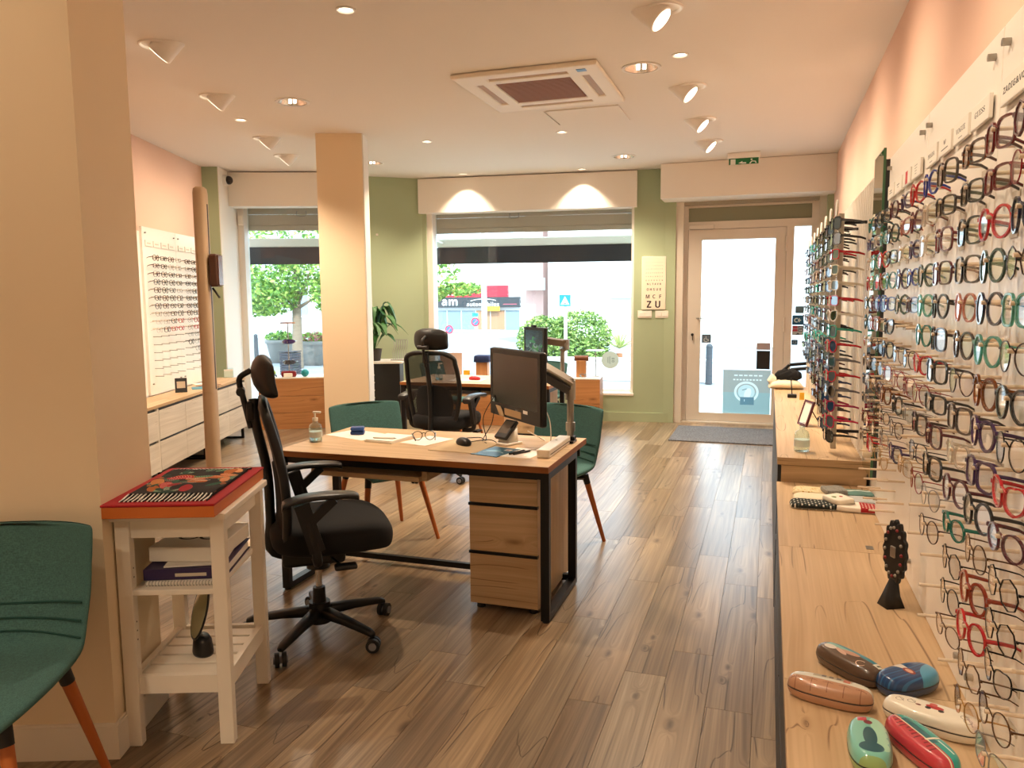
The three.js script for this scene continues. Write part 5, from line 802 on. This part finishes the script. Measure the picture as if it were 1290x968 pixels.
  const rim = Array.from({ length: 96 }, (_, i) => { const a = i / 96 * 2 * Math.PI, s = 1 + 0.06 * Math.cos(a * 16); return new THREE.Vector2(0.043 * s * Math.cos(a), 0.078 * s * Math.sin(a)); });
  part('ornate_back', new THREE.ExtrudeGeometry(new THREE.Shape(rim), { depth: 0.007, bevelEnabled: true, bevelSize: 0.002, bevelThickness: 0.002, bevelSegments: 2 }).translate(0, 0.145, -0.004), M.plasticBlack, t);
  for (let i = 0; i < 16; i++) { const a = i / 16 * 2 * Math.PI; part('inlay', new THREE.SphereGeometry(0.0045, 8, 6).translate(0.034 * Math.cos(a), 0.145 + 0.064 * Math.sin(a), 0.006), i % 3 ? M.steel : MAT(0x8a2a30, 0.4), t); }
  part('centre_gem', rbox(0.02, 0.03, 0.006, 0, 0.145, 0.006, 0.003), M.steel, t);
  solo('socket_plate', rbox(0.022, 0.002, 0.034, 0, 0.001, 0, 0.0008), M.steel, 'small square metal plate set in the near counter top', 'plate', [0.325, CY, -2.63]);
  const FY = 0.757;
  pump([0.155, FY, -3.67], 'clear round-shouldered bottle at the front of the far counter', null, 1.0, false);
  const fr = thing('photo_frame', 'dark red card frame leaning on the far counter', 'frame', [0.185, FY, -4.42], -1.2);
  part('frame_border', [bb(-0.055, 0.055, 0, 0.012, -0.006, 0.006), bb(-0.055, 0.055, 0.128, 0.14, -0.006, 0.006), bb(-0.055, -0.045, 0.012, 0.128, -0.006, 0.006), bb(0.045, 0.055, 0.012, 0.128, -0.006, 0.006)].map((g) => g.rotateX(-0.3).translate(0, 0.002, 0)), MAT(0x5c1018, 0.4), fr); part('card', bb(-0.046, 0.046, 0.011, 0.129, -0.003, 0.002).rotateX(-0.3).translate(0, 0.002, 0), M.paper, fr); part('prop', rod([0, 0.11, -0.035], [0.0, 0.003, -0.10], 0.003), M.plasticBlack, fr);
  const ps = thing('pen_stand', 'small black pen stand on the far counter', 'pen stand', [0.165, FY, -5.66]); part('block', rbox(0.06, 0.025, 0.05, 0, 0.0125, 0, 0.004), M.plasticBlack, ps); part('pen', rod([0, 0.02, 0], [-0.01, 0.14, -0.01], 0.004), M.black, ps);
  const cu2 = thing('cloth_bag', 'cream cloth bag at the end of the far counter', 'bag', [0.14, FY, -6.24], 0.1); part('bag_body', loft(spline([[-0.13, 0.01, 0.06], [-0.1, 0.03, 0.1], [0, 0.036, 0.115], [0.08, 0.03, 0.1], [0.115, 0.012, 0.07]], 14).map(([x, hh, d]) => ell(d, hh, 18, 2.4).map(([z, y]) => [x, y + hh, z]))), MAT(0xe8dcc4, 0.9), cu2); part('bag_flap', loft(spline([[-0.16, 0.006, 0.03], [-0.13, 0.05, 0.05], [-0.1, 0.03, 0.06]], 8).map(([x, hh, d]) => ell(d, hh, 14, 2.4).map(([z, y]) => [x + 0.02, y + 0.06, z]))), MAT(0xe8dcc4, 0.9), cu2);
  solo('black_garment', loft(spline([[0.0, 0.085, 0.05], [0.03, 0.095, 0.06], [0.06, 0.075, 0.045], [0.075, 0.02, 0.02]], 12).map(([y, a, b], k) => ell(a, b, 28, 2).map(([x, z], i) => [x * (1 + 0.08 * Math.sin(i * 2.1)), y + 0.006 * Math.sin(i * 1.7 + k), z]))), M.fabricBlack, 'black fluffy garment lying on the cream cloth bag', 'garment', [0.15, FY + 0.07, -6.24]);
  solo('yellow_tag', rbox(0.03, 0.05, 0.004, 0, 0.025, 0, 0.001), MAT(0xd8a828, 0.6), 'small yellow tag standing on the far counter', 'tag', [0.225, FY, -5.55], 0.1);
  const ch = thing('tubular_chair', 'black tubular chair beside the entrance behind the far counter', 'chair', [0.32, 0, -6.95]);
  for (const z of [-0.24, 0.24]) part('tube_frame', poly([[-0.22, 0.0, z], [-0.2, 0.80, z], [-0.14, 0.86, z], [0.22, 0.90, z], [0.25, 0.0, z]], 0.014), M.blackMetal, ch);
  part('chair_seat', rbox(0.46, 0.05, 0.46, 0.02, 0.45, 0, 0.02), M.fabricBlack, ch); part('chair_back', rbox(0.03, 0.26, 0.46, 0.235, 0.72, 0, 0.012), M.fabricBlack, ch);
}
// ------------------------------------------------------------------ things on the facade
{
  const ct = canvasTex(256, 560, (g, w, h) => { g.fillStyle = '#efe2cc'; g.fillRect(0, 0, w, h); const rows = ['NLTAVR', 'OHSUE', 'MCF', 'ZU'], ys = [290, 348, 424, 508], fs = [28, 38, 56, 104]; rows.forEach((s, i) => { const n = s.length; [...s].forEach((c, k) => text(g, c, (n < 3 ? 78 : 62) + k * ((n < 3 ? 96 : 138) / (n - 1)), ys[i], `bold ${fs[i]}px sans-serif`, '#251a1c')); }); const sm = [[250, 18, 'XSPORZN'], [208, 15, 'YVDLHNTC'], [170, 13, 'HUATEOKEN'], [130, 10, 'VELNSDRCTA'], [94, 9, 'ALCFYNRDHE'], [58, 7, 'NZVTOYTUAND']]; for (const [y, f, s] of sm) [...s].forEach((c, k) => text(g, c, 44 + k * 176 / (s.length - 1), y, `bold ${f}px sans-serif`, '#5a4a44')); });
  const put = (o, lx, y, lz) => { o.position.copy(midWin.localToWorld(V(lx, y, lz))); o.rotation.y = midTurn; return o; };
  const c = thing('eye_chart', 'cream eye test chart with letters on the green wall', 'eye chart', [0, 0, 0]); put(c, 2.80, 1.63, 0.0);
  part('chart_board', rbox(0.275, 0.61, 0.02, 0, 0, 0.011, 0.004), M.plateWhite, c); part('letters', new THREE.PlaneGeometry(0.265, 0.60).translate(0, 0, 0.0216), new THREE.MeshStandardMaterial({ map: ct, roughness: 0.6 }), c);
  [[2.70, 'double light switch under the eye chart, beside the window'], [2.90, 'double light switch under the eye chart, beside the door casing']].forEach(([x, l]) => { const s = thing('light_switch', l, 'switch', [0, 0, 0], 0, 'light switches below the eye chart'); put(s, x, 1.27, 0); part('plate', rbox(0.16, 0.085, 0.012, 0, 0, 0.006, 0.003), M.plateWhite, s); for (const q of [-1, 1]) part('rocker', rbox(0.055, 0.05, 0.008, q * 0.035, 0, 0.015, 0.003), M.white, s); });
  const lp = (o, lx, y, lz) => { leftWin.updateMatrixWorld(true); o.position.copy(leftWin.localToWorld(V(lx, y, lz))); o.rotation.y = LA; return o; };
  const d = thing('security_camera', 'white dome camera with dark lens beside the side window header', 'camera', [0, 0, 0]); lp(d, 0.002, 2.80, 0.40); d.rotation.y = LA + 1.35; part('camera_base', cyl(0.06, 0.06, 0.05, 0, 0, 0).rotateX(Math.PI / 2).translate(0, 0, 0.025), M.lampWhite, d); part('dome', new THREE.SphereGeometry(0.048, 20, 14).translate(0, 0, 0.055), MAT(0x14100e, 0.15), d);
  const m = thing('motion_detector', 'small cream motion detector in the side window corner', 'detector', [0, 0, 0]); lp(m, 0.04, 2.40, -0.015); part('detector_body', rbox(0.06, 0.11, 0.045, 0, 0, 0.02, 0.012, 3), M.plateWhite, m); part('detector_lens', rbox(0.04, 0.05, 0.01, 0, -0.02, 0.042, 0.004), M.white, m);
  // stickers and poster on the door
  const DZ = -9.2 - 0.004, flat = (name, x0, x1, y0, y1, mat, label, cat) => solo(name, bb(x0, x1, y0, y1, DZ, DZ + 0.0015), mat, label, cat);
  const pt = canvasTex(512, 512, (g, w, h) => { g.fillStyle = '#8fb0b4'; g.fillRect(0, 0, w, h); g.fillStyle = '#9aa6a4'; g.fillRect(0, 0, w, h * 0.5); g.fillStyle = '#d8e8e8'; for (const [y, a, n] of [[50, 120, 6], [100, 110, 9]]) for (let i = 0; i < n; i++) g.fillRect(a + i * (320 / n), y, 280 / n - 8, 16); g.strokeStyle = '#d4eaec'; g.lineWidth = 26; g.beginPath(); g.ellipse(256, 250, 120, 110, 0, 0, 7); g.stroke(); E(g, '#bcd8dc', 256, 250, 92, 84); E(g, '#dcecee', 270, 270, 36, 66, 0.3); R(g, '#5c8494', 190, 310, 150, 90); text(g, 'ıɔɐɹ', 265, 345, 'bold 44px sans-serif', '#c8e4ea'); g.strokeStyle = '#4a6a74'; g.lineWidth = 7; g.beginPath(); g.moveTo(210, 230); g.lineTo(260, 212); g.stroke(); });
  const ps = thing('door_poster', 'square grey-blue poster stuck on the glass door', 'poster', [-0.228, 0.366, DZ]); part('sheet_edge', [bb(-0.264, 0.264, 0.254, 0.258, 0, 0.0016), bb(-0.264, 0.264, -0.258, -0.254, 0, 0.0016)], M.frameTaupe, ps); part('poster_print', new THREE.PlaneGeometry(0.52, 0.51).translate(0, 0, 0.002), PHY(0xffffff, 1, { map: pt, transmission: 0.4, thickness: 0, side: THREE.DoubleSide }), ps);
  flat('door_sticker', -0.125, 0.02, 0.64, 0.85, M.black, 'black rectangular sticker above the poster on the glass door', 'sticker');
  flat('door_sticker', -0.128, 0.02, 0.862, 0.94, MAT(0xa89a9c, 0.6), 'greyish pink narrow sticker on the glass door', 'sticker');
  const wt = canvasTex(128, 128, (g) => { g.fillStyle = '#56687a'; g.fillRect(0, 0, 128, 128); g.strokeStyle = '#c8d4dc'; g.lineWidth = 9; g.beginPath(); g.arc(58, 84, 26, 0.2, 4.2); g.moveTo(58, 30); g.lineTo(60, 72); g.lineTo(88, 76); g.lineTo(98, 104); g.stroke(); });
  const sq = (x0, x1, y0, y1, tex, label) => { const w = x1 - x0, hh = y1 - y0, s = solo('door_sticker', new THREE.BoxGeometry(w, hh, 0.0015), new THREE.MeshStandardMaterial({ map: tex, roughness: 0.5 }), label, 'sticker', [(x0 + x1) / 2, (y0 + y1) / 2, DZ]); return s; };
  sq(-0.74, -0.635, 0.935, 1.035, wt, 'blue-grey wheelchair sticker on the glass door');
  flat('door_sticker', 0.275, 0.365, 1.275, 1.355, MAT(0x5c7884, 0.6), 'small square blue-grey sticker high on the side pane', 'sticker');
  sq(0.245, 0.37, 1.145, 1.255, canvasTex(128, 112, (g) => { g.fillStyle = '#0d5a86'; g.fillRect(0, 0, 128, 112); g.strokeStyle = '#d8e8ee'; g.lineWidth = 12; g.beginPath(); g.arc(46, 58, 20, 0.9, 5.4); g.stroke(); g.beginPath(); g.arc(86, 58, 18, 1.8, 4.5); g.moveTo(70, 58); g.lineTo(96, 58); g.stroke(); }), 'blue bank card sticker on the side pane');
  sq(0.247, 0.37, 1.03, 1.14, canvasTex(128, 112, (g) => { g.fillStyle = '#aab4b8'; g.fillRect(0, 0, 128, 112); for (let i = 0; i < 2; i++) { g.fillStyle = '#b03a50'; g.fillRect(6, 8 + i * 34, 54, 26); g.fillStyle = '#2c3c5c'; g.fillRect(66, 8 + i * 34, 56, 26); g.fillStyle = '#dfe6ea'; g.fillRect(74, 18 + i * 34, 40, 7); } g.fillStyle = '#3a4650'; g.beginPath(); g.moveTo(40, 104); g.lineTo(64, 82); g.lineTo(88, 104); g.fill(); }), 'payment cards sticker on the side pane');
  sq(0.245, 0.31, 0.92, 0.98, canvasTex(64, 64, (g) => { g.fillStyle = '#1c4c78'; g.fillRect(0, 0, 64, 64); g.strokeStyle = '#9cc0d4'; g.lineWidth = 6; g.strokeRect(18, 18, 28, 24); }), 'small dark blue sticker low on the side pane');
}
// ------------------------------------------------------------------ street outside
{
  const GY = (z) => -0.1 - Math.max(0, -z - 10) * 0.022;
  const st = struct('street_ground', loft([[[-90, -0.1, -9.45], [70, -0.1, -9.45], [70, -0.6, -9.45], [-90, -0.6, -9.45]], [[-90, GY(-110), -110], [70, GY(-110), -110], [70, GY(-110) - 0.5, -110], [-90, GY(-110) - 0.5, -110]]]).toNonIndexed(), M.street); st.geometry.computeVertexNormals();
  struct('pavement', bb(-14, 3, -0.1, -0.02, -12.0, -9.43), MAT(0xb9b6b0, 0.9));
  // awnings of the shop itself
  for (const [l, p, turn, w, x] of [['dark awning with straight valance outside the large window', [-2.75, 0, -9.75], midTurn, 3.0, 0], ['dark awning with straight valance outside the side window', L3(0.85, 0, 1.45), LA, 2.0, 0]]) {
    const t = thing('window_awning', l, 'awning', p, turn);
    part('valance', bb(-w / 2, w / 2, 1.93, 2.15, -0.006, 0.006), M.awning, t); part('front_bar', rbox(w, 0.11, 0.07, 0, 2.205, 0, 0.02), M.frameGrey, t);
    for (const s of [-1, 1]) part('folding_arm', bar([s * w * 0.47, 2.2, 0.03], [s * w * 0.47, 2.24, 0.74], 0.025), M.frameGrey, t);
  }
  // leaves as small folded quads
  const leafG = new THREE.BufferGeometry(); leafG.setAttribute('position', new THREE.Float32BufferAttribute([0, 0, -0.5, 0.28, 0.08, 0, 0, 0, 0.5, -0.28, 0.08, 0], 3)); leafG.setAttribute('uv', new THREE.Float32BufferAttribute([0, 0, 1, 0, 1, 1, 0, 1], 2)); leafG.setIndex([0, 2, 1, 0, 3, 2]); leafG.computeVertexNormals();
  function foliage(name, parent, blobs, n, size, cols, s) {
    const m = new THREE.InstancedMesh(leafG, PHY(0xffffff, 0.7, { side: THREE.DoubleSide, transmission: 0.25, thickness: 0 }), n); m.name = name; m.userData.kind = 'stuff'; parent.add(m);
    const M4 = new THREE.Matrix4(), q = new THREE.Quaternion(), c = new THREE.Color();
    for (let i = 0; i < n; i++) {
      const b = blobs[Math.floor(H2(i, 1, s) * blobs.length)], a = H2(i, 2, s) * 6.283, u = H2(i, 3, s) * 2 - 1, r = 0.55 + 0.45 * H2(i, 4, s) ** 0.6, k = Math.sqrt(1 - u * u);
      q.setFromEuler(new THREE.Euler(H2(i, 5, s) * 6, H2(i, 6, s) * 6, H2(i, 7, s) * 6)); const z = size * (0.7 + 0.7 * H2(i, 8, s));
      m.setMatrixAt(i, M4.compose(V(b[0] + b[3] * r * k * Math.cos(a), b[1] + b[4] * r * u, b[2] + b[5] * r * k * Math.sin(a)), q, V(z, z, z))); c.set(cols[Math.floor(H2(i, 9, s) * cols.length)]); m.setColorAt(i, c);
    }
  }
  const greens = ['#5c8a34', '#7aa83e', '#98bc52', '#4a7a30', '#b4cc6a'];
  const tree = (x, z, trunkH, blobs, n, label, s) => { const t = thing('street_tree', label, 'tree', [x, GY(z), z]); part('trunk', loft([[0, 0.15], [trunkH * 0.5, 0.125], [trunkH, 0.11], [trunkH + 1.2, 0.05]].map(([y, r]) => ell(r, r, 12).map(([a, b]) => [a + y * 0.02, y, b]))), MAT(0x8a7a68, 0.9), t); for (const [bx, by, bz] of blobs) part('branch', rod([0.02 * trunkH, trunkH * 0.95, 0], [bx * 0.8, by, bz * 0.8], 0.05, 0.015), MAT(0x8a7a68, 0.9), t); foliage('foliage', t, blobs, n, 0.115, greens, s); };
  tree(-11.5, -17, 1.6, [[-0.7, 2.2, 0.2, 1.1, 0.6, 0.9], [0.6, 2.5, 0, 1.0, 0.7, 0.9], [-1.4, 1.9, -0.4, 0.7, 0.6, 0.7], [0.2, 3.2, 0.2, 1.3, 0.7, 1.0], [1.3, 1.95, 0.3, 0.6, 0.6, 0.6], [-0.5, 1.75, 0.4, 0.8, 0.4, 0.7]], 7500, 'leafy street tree outside the side window', 3);
  tree(-8.9, -16.5, 1.9, [[0.6, 2.6, 0, 1.0, 0.6, 0.8], [1.5, 2.3, 0.2, 0.7, 0.35, 0.6], [-0.6, 2.8, 0, 1, 0.6, 0.8], [2.2, 1.95, 0, 0.5, 0.16, 0.4], [1.3, 1.85, 0, 0.5, 0.22, 0.4], [1.1, 1.5, 0, 0.16, 0.3, 0.2]], 2100, 'leafy street tree hanging into the large window view', 5);
  const hedge = thing('hedge', 'large rounded green hedge across the street', 'hedge', [-4.4, GY(-17), -17]);
  for (let i = 0; i < 9; i++) part('stem', rod([-0.5 + i * 0.12, 0, 0], [-0.8 + i * 0.2, 0.9, 0.25 * Math.sin(i * 2)], 0.025, 0.008, 6), MAT(0x8a7a68, 0.9), hedge);
  foliage('foliage', hedge, [[-0.45, 0.75, 0, 0.7, 0.6, 0.6], [0.35, 0.85, 0, 0.75, 0.62, 0.6], [0, 0.5, 0.2, 1.0, 0.5, 0.6]], 9500, 0.08, ['#6a8a3c', '#8aa850', '#a8c068', '#4c6c2c'], 7);
  const yu = thing('yucca', 'spiky yucca plant beside the hedge', 'plant', [-3.15, GY(-17), -17]); part('yucca_stem', cyl(0.07, 0.09, 0.5, 0, 0.25, 0, 12), MAT(0xa06a48, 0.9), yu);
  for (let i = 0; i < 34; i++) { const a = i * 2.4, e = 0.2 + 1.2 * H2(i, 3, 4), d = [Math.cos(a) * Math.cos(e), Math.sin(e), Math.sin(a) * Math.cos(e)]; part('yucca_leaf', rod([0, 0.62, 0], [d[0] * 0.42, 0.62 + d[1] * 0.42, d[2] * 0.42], 0.018, 0.002, 4), MAT(i % 2 ? 0xb8bc78 : 0x98a860, 0.8), yu); }
  // planters and small street furniture
  for (const [x, z, l, s] of [[-13.4, -19.0, 'grey round planter with green shrub outside the side window', 1], [-11.85, -18.3, 'grey round planter with reddish flowers outside the side window', 2]]) {
    const t = thing('street_planter', l, 'planter', [x, GY(z), z], 0, 'large planters on the square'); part('pot', lathe([[0, 0], [0.28, 0], [0.40, 0.55], [0.44, 0.56], [0.44, 0.66], [0.38, 0.66], [0.36, 0.58], [0, 0.58]], 28), MAT(0x8a8884, 0.8), t);
    foliage('planting', t, [[0, 0.72, 0, 0.42, 0.18, 0.42]], 500, 0.11, s === 1 ? greens : ['#7aa83e', '#b07a68', '#a86a70', '#98bc52'], 10 + s);
  }
  for (const [x, z, l] of [[-10.33, -13.5, 'dark street bollard outside the side window, tall one'], [-15.0, -20.0, 'dark street bollard beside the planters'], [-1.09, -15.4, 'dark street bollard seen through the door']]) { const t = thing('bollard', l, 'bollard', [x, GY(z), z]); part('post', cyl(0.06, 0.07, 0.72, 0, 0.36, 0), MAT(0x3c4046, 0.6), t); part('head', new THREE.SphereGeometry(0.065, 16, 10).translate(0, 0.73, 0), MAT(0x3c4046, 0.6), t); }
  { const t = thing('wicker_bin', 'dark slatted bin on the square outside the side window', 'bin', [-10.2, GY(-14.8), -14.8]); for (let i = 0; i < 9; i++) part('slat', rbox(0.34, 0.05, 0.34, 0, 0.04 + i * 0.056, 0, 0.01), MAT(0x3a3a42, 0.8), t); part('rim', rbox(0.36, 0.02, 0.36, 0, 0.54, 0, 0.006), MAT(0x2c2c34, 0.8), t); }
  // traffic signs
  const post = (x, z, h, label, cat, make) => { const t = thing('traffic_sign', label, cat, [x, GY(z), z]); part('pole', cyl(0.035, 0.035, h, 0, h / 2, 0, 12), MAT(0xd8dcdc, 0.5), t); make(t); return t; };
  const cross = canvasTex(128, 128, (q) => { q.fillStyle = '#1583c8'; q.fillRect(0, 0, 128, 128); q.fillStyle = '#f4f4f0'; q.beginPath(); q.moveTo(64, 18); q.lineTo(114, 110); q.lineTo(14, 110); q.fill(); q.fillStyle = '#1a1a1a'; q.beginPath(); q.ellipse(64, 106, 26, 12, 0, 3.14, 6.29); q.fill(); });
  post(-3.87, -15, 1.72, 'blue square road sign with white triangle on a pole', 'road sign', (t) => { part('sign_plate', new THREE.BoxGeometry(0.23, 0.23, 0.012).translate(0, 1.64, 0.045), new THREE.MeshStandardMaterial({ map: cross, roughness: 0.5 }), t); });
  const nop = canvasTex(128, 128, (q) => { q.fillStyle = '#c8303c'; q.fillRect(0, 0, 128, 128); E(q, '#3c78c0', 64, 64, 46, 46); q.strokeStyle = '#d85a64'; q.lineWidth = 12; q.beginPath(); q.moveTo(32, 32); q.lineTo(96, 96); q.stroke(); });
  for (const [x, y, l, h] of [[-5.79, 1.06, 'round no-parking sign with a small blue plate', 1.35], [-6.38, 0.9, 'lower round no-parking sign beside the square', 0.95]]) post(x, -15, h, l, 'road sign', (t) => { part('sign_disc', new THREE.CylinderGeometry(0.09, 0.09, 0.01, 28).rotateX(Math.PI / 2).translate(0, y + 0.15, 0.045), new THREE.MeshStandardMaterial({ map: nop, roughness: 0.5 }), t); if (h > 1.1) part('info_plate', box(0.13, 0.07, 0.01, 0, y + 0.30, 0.045), MAT(0x2a8ab0, 0.5), t); });
  { const t = thing('lamp_post', 'white street lamp post in front of the red shop', 'lamp post', [-5.68, GY(-15), -15.2]); part('pole', cyl(0.045, 0.06, 4.2, 0, 2.1, 0, 14), MAT(0xf0f0ee, 0.5), t); part('lamp_head', rbox(0.3, 0.08, 0.14, 0.1, 4.2, 0, 0.03), MAT(0xe0e0de, 0.5), t); }
  // buildings opposite
  const S = 60 / 26, Zb = -60, gx = (x) => x * S, yy = (y) => 1.45 + (y - 1.45) * S;
  { const t = thing('car_dealer_shop', 'car dealer shop with red and black fascia across the street', 'building', [0, 0, Zb]);
    part('wall', bb(gx(-15), gx(-8.2), GY(Zb) - 1.2, yy(3.1), -8, 0), M.facadeWhite, t); part('roof_edge', bb(gx(-15.2), gx(-8.1), yy(3.1), yy(3.16), -8.2, 0.2), M.frameGrey, t);
    const rt = canvasTex(512, 80, (q, w, h) => { q.fillStyle = '#d02c3c'; q.fillRect(0, 0, w, h); text(q, 'A', 150, 28, 'bold 40px sans-serif', '#f4d0d0'); text(q, 'XUS', 200, 30, 'bold 30px sans-serif', '#f0b8bc'); q.fillStyle = '#f0b8bc'; q.fillRect(110, 60, 120, 8); });
    part('red_fascia', new THREE.BoxGeometry(gx(-8.78) - gx(-11.7), yy(1.96) - yy(1.56), 0.3).translate((gx(-8.78) + gx(-11.7)) / 2, (yy(1.96) + yy(1.56)) / 2, 0.2), new THREE.MeshStandardMaterial({ map: rt, roughness: 0.6 }), t);
    const bt = canvasTex(1024, 120, (q, w, h) => { q.fillStyle = '#3c4044'; q.fillRect(0, 0, w, h); text(q, 'am', 230, 50, 'bold 130px sans-serif', '#f2f2f0'); text(q, 'automobiles', 610, 84, 'bold 62px sans-serif', '#e4e4e2'); q.strokeStyle = '#e8e8e6'; q.lineWidth = 7; q.beginPath(); q.moveTo(470, 44); q.quadraticCurveTo(620, 0, 760, 40); q.stroke(); q.fillStyle = '#d06070'; q.fillRect(840, 80, 150, 7); });
    part('black_fascia', new THREE.BoxGeometry(gx(-8.32) - gx(-11.75), yy(1.555) - yy(1.19), 0.3).translate((gx(-8.32) + gx(-11.75)) / 2, (yy(1.555) + yy(1.19)) / 2, 0.25), new THREE.MeshStandardMaterial({ map: bt, roughness: 0.6 }), t);
    for (let i = 0; i < 6; i++) { const x0 = gx(-11.7 + i * 0.56), w = part('showroom_window', bb(x0, x0 + 1.2, yy(0.40), yy(1.08), 0.02, 0.06), MAT(i === 3 || i === 4 ? 0xb48a6a : 0x8a9aa0, 0.2), t); part('window_post', bb(x0 - 0.05, x0, yy(0.4), yy(1.08), 0.0, 0.1), M.facadeWhite, w); }
    part('yellow_banner', bb(gx(-9.72), gx(-9.06), yy(1.06), yy(1.22), 0.42, 0.46), MAT(0xe8b83c, 0.6), t);
  }
  { const t = thing('white_house', 'tall sunlit white house across the street', 'building', [0, 0, -34]);
    part('wall', bb(-9.6, 6, GY(-34) - 1, 7, -8, 0), M.facadeWhite, t); part('ledge', bb(-6.8, -5.2, 1.5, 1.72, 0, 0.5), MAT(0xb8b8b4, 0.8), t); part('base_course', bb(-9.6, 6, GY(-34), GY(-34) + 0.5, 0, 0.06), MAT(0xd8d4cc, 0.9), t);
    for (const [x, y] of [[-4.2, 3.2], [-1.2, 3.2], [1.6, 3.2]]) { const w = part('window', bb(x - 0.5, x + 0.5, y, y + 1.5, 0.01, 0.05), MAT(0xa8b0b4, 0.2), t); part('shutter_leaf', bb(x + 0.5, x + 0.95, y, y + 1.5, 0.03, 0.07), MAT(0xd8d8d8, 0.7), w); }
    const u = thing('pink_house', 'pink house with a white balcony beside the car dealer', 'building', [0, 0, -36]);
    part('wall', bb(-11.3, -10.4, GY(-36) - 1, 7, -6, 0), M.facadePink, u); part('balcony', bb(-11.25, -10.3, 1.9, 2.5, 0, 0.6), M.facadeWhite, u);
    const v = thing('pale_building', 'pale building behind the trees of the square', 'building', [-26, 0, -40]); part('wall', bb(-14, 5.5, GY(-40) - 1, 6.5, -1.5, 0), MAT(0xd8dce0, 0.9), v); for (let i = 0; i < 6; i++) { const w = part('window', bb(-9 + i * 2.6, -8 + i * 2.6, 0.6, 2.2, 0.01, 0.05), MAT(0x8a98a4, 0.2), v); part('window_sill', bb(-9.1 + i * 2.6, -7.9 + i * 2.6, 0.5, 0.6, 0, 0.15), M.facadeWhite, w); }
    const y2 = thing('low_wall', 'low white wall in front of the hedge', 'wall', [-3.6, GY(-15.8), -15.8]); part('wall_body', bb(-1.0, 2.6, 0, 0.42, -0.1, 0.1), M.facadeWhite, y2); part('coping', bb(-1.05, 2.65, 0.42, 0.46, -0.13, 0.13), M.facadeWhite, y2);
  }
}
scene.traverse((o) => { if (o.isMesh) { o.castShadow = true; o.receiveShadow = true; } });
renderer.render(scene, camera);
